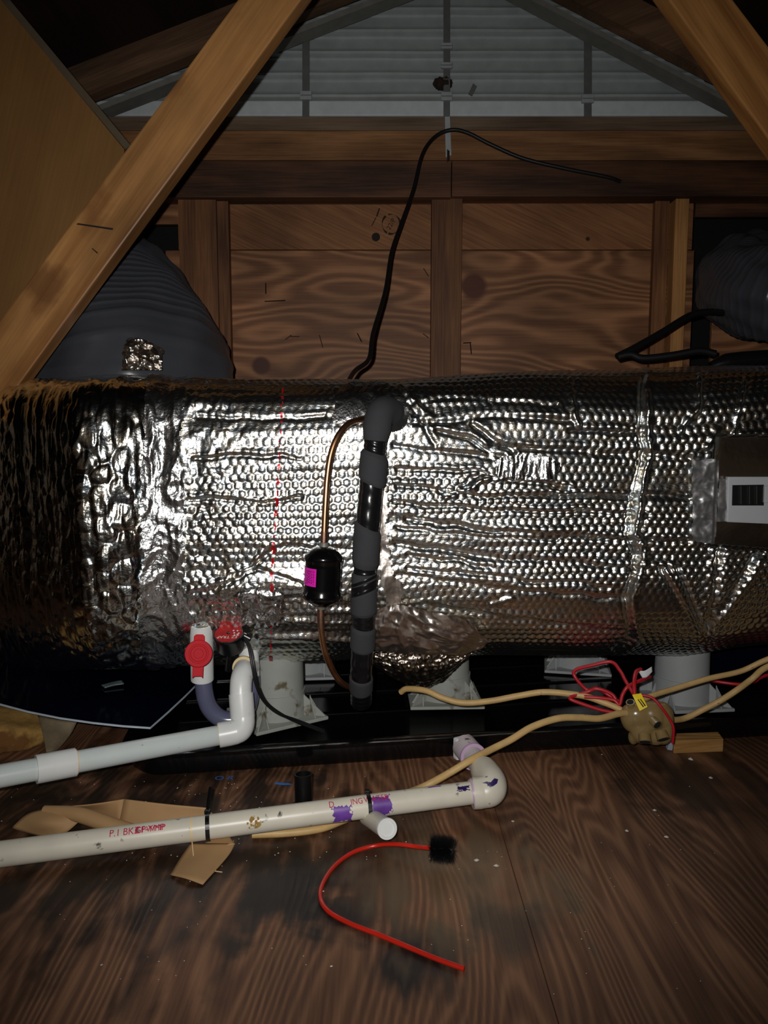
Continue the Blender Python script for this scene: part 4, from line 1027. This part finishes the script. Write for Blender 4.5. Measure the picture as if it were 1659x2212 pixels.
def conn(px, py, d, ax_, r=.0098, L_=.012):
    c = D(px, py, d); ax_ = Vector(ax_).normalized()
    k_ = tube('connector_mouth', [c-ax_*.010, c, c+ax_*L_*.2], lambda t: r*(.9+.15*t), M['splice'], spl, 20, inner=.0014)
    lathe('painted_mouth_dark', c-ax_*.006, ax_, [(0, r*.8), (.0090, r*.8), (.0094, 0)], M['dark'], spl, 16)  # black filler painted as the darkness inside the open mouth
    return c
conn(1393,1600,1.140,(-.1,-.6,-.78)); conn(1432,1594,1.140,(.15,-.62,-.75)); conn(1418,1564,1.132,(.35,-.85,-.35), .0075)
conn(1362,1519,1.165,(-.3,-.3,.9), .0065)
c = D(1382,1516,1.148)
yt = prism('yellow_tag', [D(1366,1501,1.150), D(1385,1498,1.150), D(1399,1527,1.140), D(1382,1536,1.140)], (0,.0012,0), M['yellow'], spl)
prism('tag_mark', [D(1377,1511,1.1448), D(1379,1510.5,1.1448), D(1391,1526,1.1394), D(1389,1528,1.1394)], (0,-.0004,0), M['ink'], yt)
prism('tag_mark', [D(1382,1510,1.1448), D(1384,1509.5,1.1448), D(1395,1524,1.1394), D(1393,1526,1.1394)], (0,-.0004,0), M['ink'], yt)

def cable(name, pts, r, mat, label, cat, group=None, seg=10, n=10):
    o = tube(name, spline(pts, n), r, mat, None, seg); return tag(o, label, cat, group)
CB = .0052
def slack(pts): return pts
cable('sheathed_cable', [P(1900,1350,1.08), P(1760,1390,1.15), D(1659,1424,1.22), D(1600,1450,1.235), D(1530,1466,1.23), D(1460,1487,1.22), D(1405,1504,1.20), D(1375,1520,1.185)], .0046, M['cable'], 'tan cable running behind into the splice top, upper of the two by the riser', 'cable')
cable('sheathed_cable', [P(1900,1362,1.06), P(1760,1404,1.13), D(1659,1440,1.20), D(1625,1466,1.215), D(1590,1492,1.21), D(1555,1514,1.22), D(1520,1532,1.225), D(1478,1552,1.225), D(1440,1556,1.20)], .0050, M['cable'], 'tan cable dropping past the riser base to the splice, lower of the two', 'cable')
cable('sheathed_cable', [D(1358,1545,1.18), D(1335,1530,1.19), D(1300,1516,1.20), D(1258,1503,1.21), D(1180,1495,1.225), D(1120,1503,1.23), D(1060,1514,1.235), D(1000,1518,1.235), D(955,1507,1.24), D(920,1492,1.25), D(880,1488,1.27), D(866,1495,1.28)], CB, M['cable'], 'pale tan cable looping from the splice across the middle riser plate', 'cable')
cable('sheathed_cable', [D(1360,1540,1.17), D(1335,1542,1.16), D(1295,1552,1.14), D(1250,1550,1.125), D(1205,1552,1.115), D(1150,1570,1.105), D(1105,1597,1.095), D(1065,1617,1.085), D(1020,1640,1.06), D(970,1670,1.05), D(920,1697,1.04), F(872,1716,.006), F(800,1745,.006), F(740,1772,.006), F(690,1790,.006), F(620,1799,.006), F(545,1802,.006)], CB, M['cable'], 'tan cable from the splice over the pan rim and under the drain pipe', 'cable')
RW = .0030
cable('thermostat_wire', [D(1374,1508,1.17), D(1352,1472,1.20), D(1340,1450,1.22), D(1320,1430,1.235), D(1280,1437,1.24), D(1244,1447,1.24), D(1242,1462,1.235), D(1268,1490,1.23), D(1290,1487,1.22), D(1320,1505,1.21), D(1337,1516,1.20)], RW, M['redwire'], 'red wire making the high loop left of the splice', 'wire', 'red control wires at the splice')
cable('thermostat_wire', [D(1334,1520,1.195), D(1322,1500,1.20), D(1290,1488,1.205), D(1270,1494,1.21), D(1240,1503,1.21), D(1232,1510,1.205), D(1262,1522,1.20), D(1300,1534,1.195), D(1334,1540,1.19), D(1362,1543,1.18)], RW, M['redwire'], 'red wire coiled low on the pan floor left of the splice', 'wire', 'red control wires at the splice')
cable('thermostat_wire', [D(1262,1505,1.205), D(1290,1507,1.20), D(1325,1512,1.195), D(1338,1522,1.19), D(1345,1500,1.19), D(1358,1482,1.19), D(1388,1468,1.20), D(1404,1462,1.22)], RW, M['redwire'], 'red wire rising from the coil to the white tag', 'wire', 'red control wires at the splice')
cable('thermostat_wire', [D(1371,1505,1.16), D(1370,1475,1.17), D(1374,1452,1.185), D(1384,1446,1.195)], RW*1.1, M['redwire'], 'short upright red wire standing behind the yellow tag', 'wire', 'red control wires at the splice')
cable('thermostat_wire', [D(1386,1501,1.155), D(1410,1508,1.15), D(1430,1530,1.145), D(1448,1556,1.145), D(1455,1575,1.145), D(1453,1605,1.15)], .0022, M['redwire'], 'thin red lead arching over the splice to the grey plug', 'wire', 'red control wires at the splice')
cable('thermostat_wire', [D(1515,1466,1.32), D(1560,1474,1.30), D(1600,1478,1.29), D(1630,1472,1.29), D(1659,1458,1.29), P(1800,1425,1.28)], RW, M['redwire'], 'red wire crossing in front of the deep blue panel', 'wire', 'red control wires at the splice')
tag(sheet('paper_tag', [[D(1378,1448,1.19), D(1392,1449,1.188), D(1408,1440,1.192)], [D(1388,1465,1.19), D(1398,1462,1.188), D(1409,1451,1.192)]], M['whitetag'], None, .0008), 'small curled white paper tag above the splice', 'tag')
tag(prism('wire_plug', [F(1441,1620,.002), F(1452,1622,.002), F(1456,1604,.016), F(1446,1602,.016)], (0,.008,0.002), M['greyplug'], None, bevel=.001), 'tiny grey plug at the end of the thin red lead', 'plug')

# ================================================================== FLEX DUCTS, HOSES AND THE BLACK CABLE BEHIND
def flexduct(name, pts, rad, label, pitch=.0150, seg=72, amp=.0042):
    path = spline(pts, 60); t = thing(name, label, 'duct', path[0])
    cum = [0]
    for a, b in zip(path[:-1], path[1:]): cum.append(cum[-1]+(b-a).length)
    Lt = cum[-1]; n = int(Lt/pitch*7); rs = []; j = 0
    for i in range(n+1):
        s = Lt*i/n
        while j < len(cum)-2 and cum[j+1] < s: j += 1
        f = (s-cum[j])/max(1e-9, cum[j+1]-cum[j]); rs.append(path[j].lerp(path[j+1], f))
    fr = frames(rs); V = np.zeros((n+1, seg, 3)); sag = np.random.default_rng(5)
    for i, p in enumerate(rs):
        r0 = rad(i/n); t_, n_, b_ = fr[i]
        for k_ in range(seg):
            a = 2*math.pi*k_/seg
            ph = 2*math.pi*(Lt*i/n/pitch+k_/seg)
            r = r0+amp*max(0, math.cos(ph))**3+.004*math.sin(a*5+i*.05)+.0022*math.sin(a*11-i*.11)
            V[i, k_] = p+n_*math.cos(a)*r+b_*math.sin(a)*r
    ii, jj = np.meshgrid(np.arange(n), np.arange(seg), indexing='ij'); k_ = lambda a, b: a*seg+(b % seg)
    mesh_np('ribbed_jacket', V.reshape(-1, 3), np.stack([k_(ii, jj), k_(ii, jj+1), k_(ii+1, jj+1), k_(ii+1, jj)], -1).reshape(-1, 4), M['flex'], t)
    return t
fd = flexduct('flex_duct', [P(292,860,1.60), P(290,800,1.61), P(262,690,1.70), P(242,622,1.82), P(236,592,2.0), P(234,584,2.15)], lambda t: .212-.092*min(1,t*1.6), 'large grey ribbed flexible duct rising behind the foil unit beside the knotty brace')
pp = [P(258,792,1.335), P(272,760,1.345), P(280,728,1.36), P(302,726,1.36), P(330,742,1.35), P(356,755,1.345), P(350,796,1.335)]
nu, nv = 40, 34; a0 = np.linspace(0, 1, nu); b0 = np.linspace(0, 1, nv); V = np.zeros((nu, nv, 3))
for i, a in enumerate(a0):
    for j, b in enumerate(b0):
        top = P(278+a*78, 728+30*a*a, 1.41); bot = P(262+a*90, 800, 1.37); p = bot.lerp(top, b)
        V[i, j] = (p.x, p.y, p.z)
G1, G2 = np.meshgrid(a0, b0, indexing='ij'); V[..., 1] -= .007*facet(G1*3.2, G2*4.2, 600)+.012*np.sin(G2*3.1)
ii, jj = np.meshgrid(np.arange(nu-1), np.arange(nv-1), indexing='ij'); kk = lambda a, b: a*nv+b
mesh_np('foil_patch', V.reshape(-1, 3), np.stack([kk(ii, jj), kk(ii+1, jj), kk(ii+1, jj+1), kk(ii, jj+1)], -1).reshape(-1, 4), M['foil_dull'], fd)
flexduct('flex_duct', [P(1640,560,2.25), P(1600,590,2.02), P(1606,622,1.86), P(1668,636,1.74), P(1760,640,1.68), P(1900,630,1.64)], lambda t: .080+.022*min(1, t*2), 'smaller dark flexible duct coming out of the wall opening', amp=.003)
cable('rubber_hose', [P(1560,676,1.74), P(1530,674,1.72), P(1490,682,1.70), P(1430,718,1.66), P(1370,752,1.62), P(1334,770,1.60)], .0078, M['rubber'], 'black hose slanting up to the smaller flexible duct', 'hose', 'black hoses behind the unit', 14)
cable('rubber_hose', [P(1334,771,1.60), P(1362,766,1.60), P(1390,774,1.60), P(1450,768,1.60), P(1510,758,1.60), P(1545,764,1.60)], .0078, M['rubber'], 'black hose lying nearly level just above the unit', 'hose', 'black hoses behind the unit', 14)
cable('black_sleeve', [P(1535,792,1.50), P(1570,783,1.50), P(1640,776,1.50), P(1760,770,1.50)], lambda t: .010+.008*min(1, t*3), M['blacktape'], 'shiny black sleeve along the unit top at the level hose end', 'sleeve', None, 14)
cable('black_cable', [P(752,824,1.36), P(768,800,1.44), P(797,775,1.50), P(806,720,1.56), P(832,630,1.66), P(846,545,1.74), P(868,480,1.80), P(893,410,1.85), P(912,335,1.88), P(938,297,1.90), P(972,281,1.905), P(1008,286,1.90), P(1060,312,1.90), P(1130,342,1.90), P(1220,364,1.90), P(1310,382,1.905), P(1340,392,1.915)], .0045, M['rubber'], 'thin black cable arching up the sheathing to the header', 'cable')

# ================================================================== SMALL THINGS ON THE WALL
nails = [(574,612,0,22,0,'nail_dark'), (572,651,44,-2,0,'nail_dark'), (690,724,7,26,0,'nail'), (772,720,9,18,0,'nail_dark'), (915,580,10,16,0,'nail'), (914,721,11,8,0,'nail'), (1001,741,16,-1,0,'nail_dark'), (1016,742,2,22,0,'nail_dark'), (617,733,12,-9,0,'nail'), (628,727,18,0,0,'nail')]
places = ['dark nail standing upright, highest in the sheathing by the double stud', 'long dark nail lying level below the upright dark nail', 'bright slanted nail low in the middle of the sheathing', 'dark slanted nail beside the black cable', 'bright nail slanting into the middle stud, higher one', 'bright nail slanting into the middle stud, lower one', 'dark bent nail head just past the middle stud', 'dark nail hanging from the bent nail head', 'bright nail tilting up left above the round plug', 'bright level nail tip above the round plug']
for (x, y, dx_, dy_, q, mt), lb_ in zip(nails, places):
    o = tube('nail', [P(x, y, 1.988), P(x+dx_*.5, y+dy_*.5, 1.978), P(x+dx_, y+dy_, 1.968)], .0013, M[mt], None, 8); tag(o, lb_, 'nail', 'nails through the sheathing')
sg = thing('stamp_mark', 'faint round ink stamp with two strokes on the upper sheathing', 'stamp', P(845, 484, 1.988))
yk = 1.9885; c = P(845, 484, yk); V = []; Fc = []
for k_ in range(40):
    a = 2*math.pi*k_/40; w = .0016+.0012*math.sin(a*3+1)
    for rr2 in (.0235-w, .0235+w): V.append(Vector((c.x+rr2*math.cos(a), yk, c.z+rr2*math.sin(a)*1.05)))
for k_ in range(40):
    if k_ not in (12, 13, 27): Fc.append((2*k_, 2*k_+1, 2*((k_+1) % 40)+1, 2*((k_+1) % 40)))
mesh('ring_print', V, Fc, M['ink'], sg)
lettering('stamp_text', '22/P', .017, M['ink'], sg, lambda x, y: Vector((c.x+x*.5-y*.85, yk, c.z+x*.85+y*.5)), 1)
for x0, y0, x1, y1, w in ((818,450,812,468,2), (811,470,802,488,1.3)):
    pxprism('ink_stroke', [(x0,y0), (x0+w*1.6,y0), (x1+w*1.6,y1), (x1,y1)], yk, -.0002, M['ink'], sg)
lathe('ink_knot', P(812,512,yk), (0,-1,0), [(0,.011),(.0003,.011)], M['ink'], sg, 14)
nc = P(957, 182, YG-.03)
tag(lump('wasp_nest', nc+Vector((0,-.005,0)), (.022,.016,.014), M['nest'], None, 701, .35, 3), 'brown mud-dauber lump stuck beside the middle strap on the siding', 'nest')
tag(pxprism('scrap_clip', [(1012,202),(1020,207),(1030,186),(1022,180)], YG-.022, .004, M['strap'], None), 'small grey scrap clinging to the siding right of the mud lump', 'scrap')
# pencil-like mark and scratches on the knotty brace
bmk = P(210, 490, YB)
for pts in ([(165,485),(168,482),(245,493),(243,497)], [(198,537),(200,536),(212,546),(210,548)]):
    tag(pxprism('dark_scuff', pts, YB-.0003, -.0003, M['ink'], None), 'thin dark level scuff across the knotty brace' if pts[0][0] == 165 else 'short dark nick on the knotty brace below the level scuff', 'scuff')
# blue chalk letters by the pan corner and the dash behind the black stub
bl = thing('chalk_lettering', 'small blue chalk letters on the floor at the pan corner', 'lettering', F(485, 1684, .0006))
for ch_, x in (('O', 474), ('R', 498)):
    c2 = F(x, 1681, .0006)
    lettering('chalk_letter', ch_, .018, M['bluepaint'], bl, (lambda c2: lambda x_, y_: Vector((c2.x+x_, c2.y+y_, .0007)))(c2), 1)
tag(mesh('chalk_dash', [F(594,1690,.0007), F(624,1692,.0007), F(632,1695,.0007), F(612,1696,.0007), F(594,1694,.0007)], [(0,1,2,3,4)], M['bluepaint']), 'short pale blue dash on the plywood behind the black stub', 'mark')
# white crumbs scattered over the floor
V = []; Fc = []; r4 = random.Random(21)
big_chips = [(560,1745,4), (716,2087,3), (1030,1858,8), (1072,1870,8), (1414,1750,7), (1108,1774,5), (698,1925,3), (1354,1795,9), (1300,1630,4), (1492,1640,12), (220,2084,3), (1440,1808,8), (930,1855,5), (845,1812,6), (1535,1680,8)]
spots = [(x, y, s) for x, y, s in big_chips]+[(r4.gauss(420, 220), r4.uniform(1690, 1860), r4.uniform(.7, 2.4)) for _ in range(120)]+[(r4.uniform(100, 1600), r4.uniform(1660, 2150), r4.uniform(.5, 1.6)) for _ in range(80)]
for x, y, s in spots:
    c = F(x, y, .0006); r = s*.00028+.0003; k_ = len(V); n = 6
    for j in range(n):
        a = 2*math.pi*j/n; rr2 = r*r4.uniform(.6, 1.2); V.append(c+Vector((rr2*1.3*math.cos(a), rr2*1.3*math.sin(a), 0)))
    V.append(c+Vector((0,0,r*.8)))
    for j in range(n): Fc.append((k_+j, k_+(j+1) % n, k_+n))
tag(mesh('floor_crumbs', V, Fc, M['chips']), 'white paint crumbs and chips scattered over the plywood', 'debris', kind='stuff')
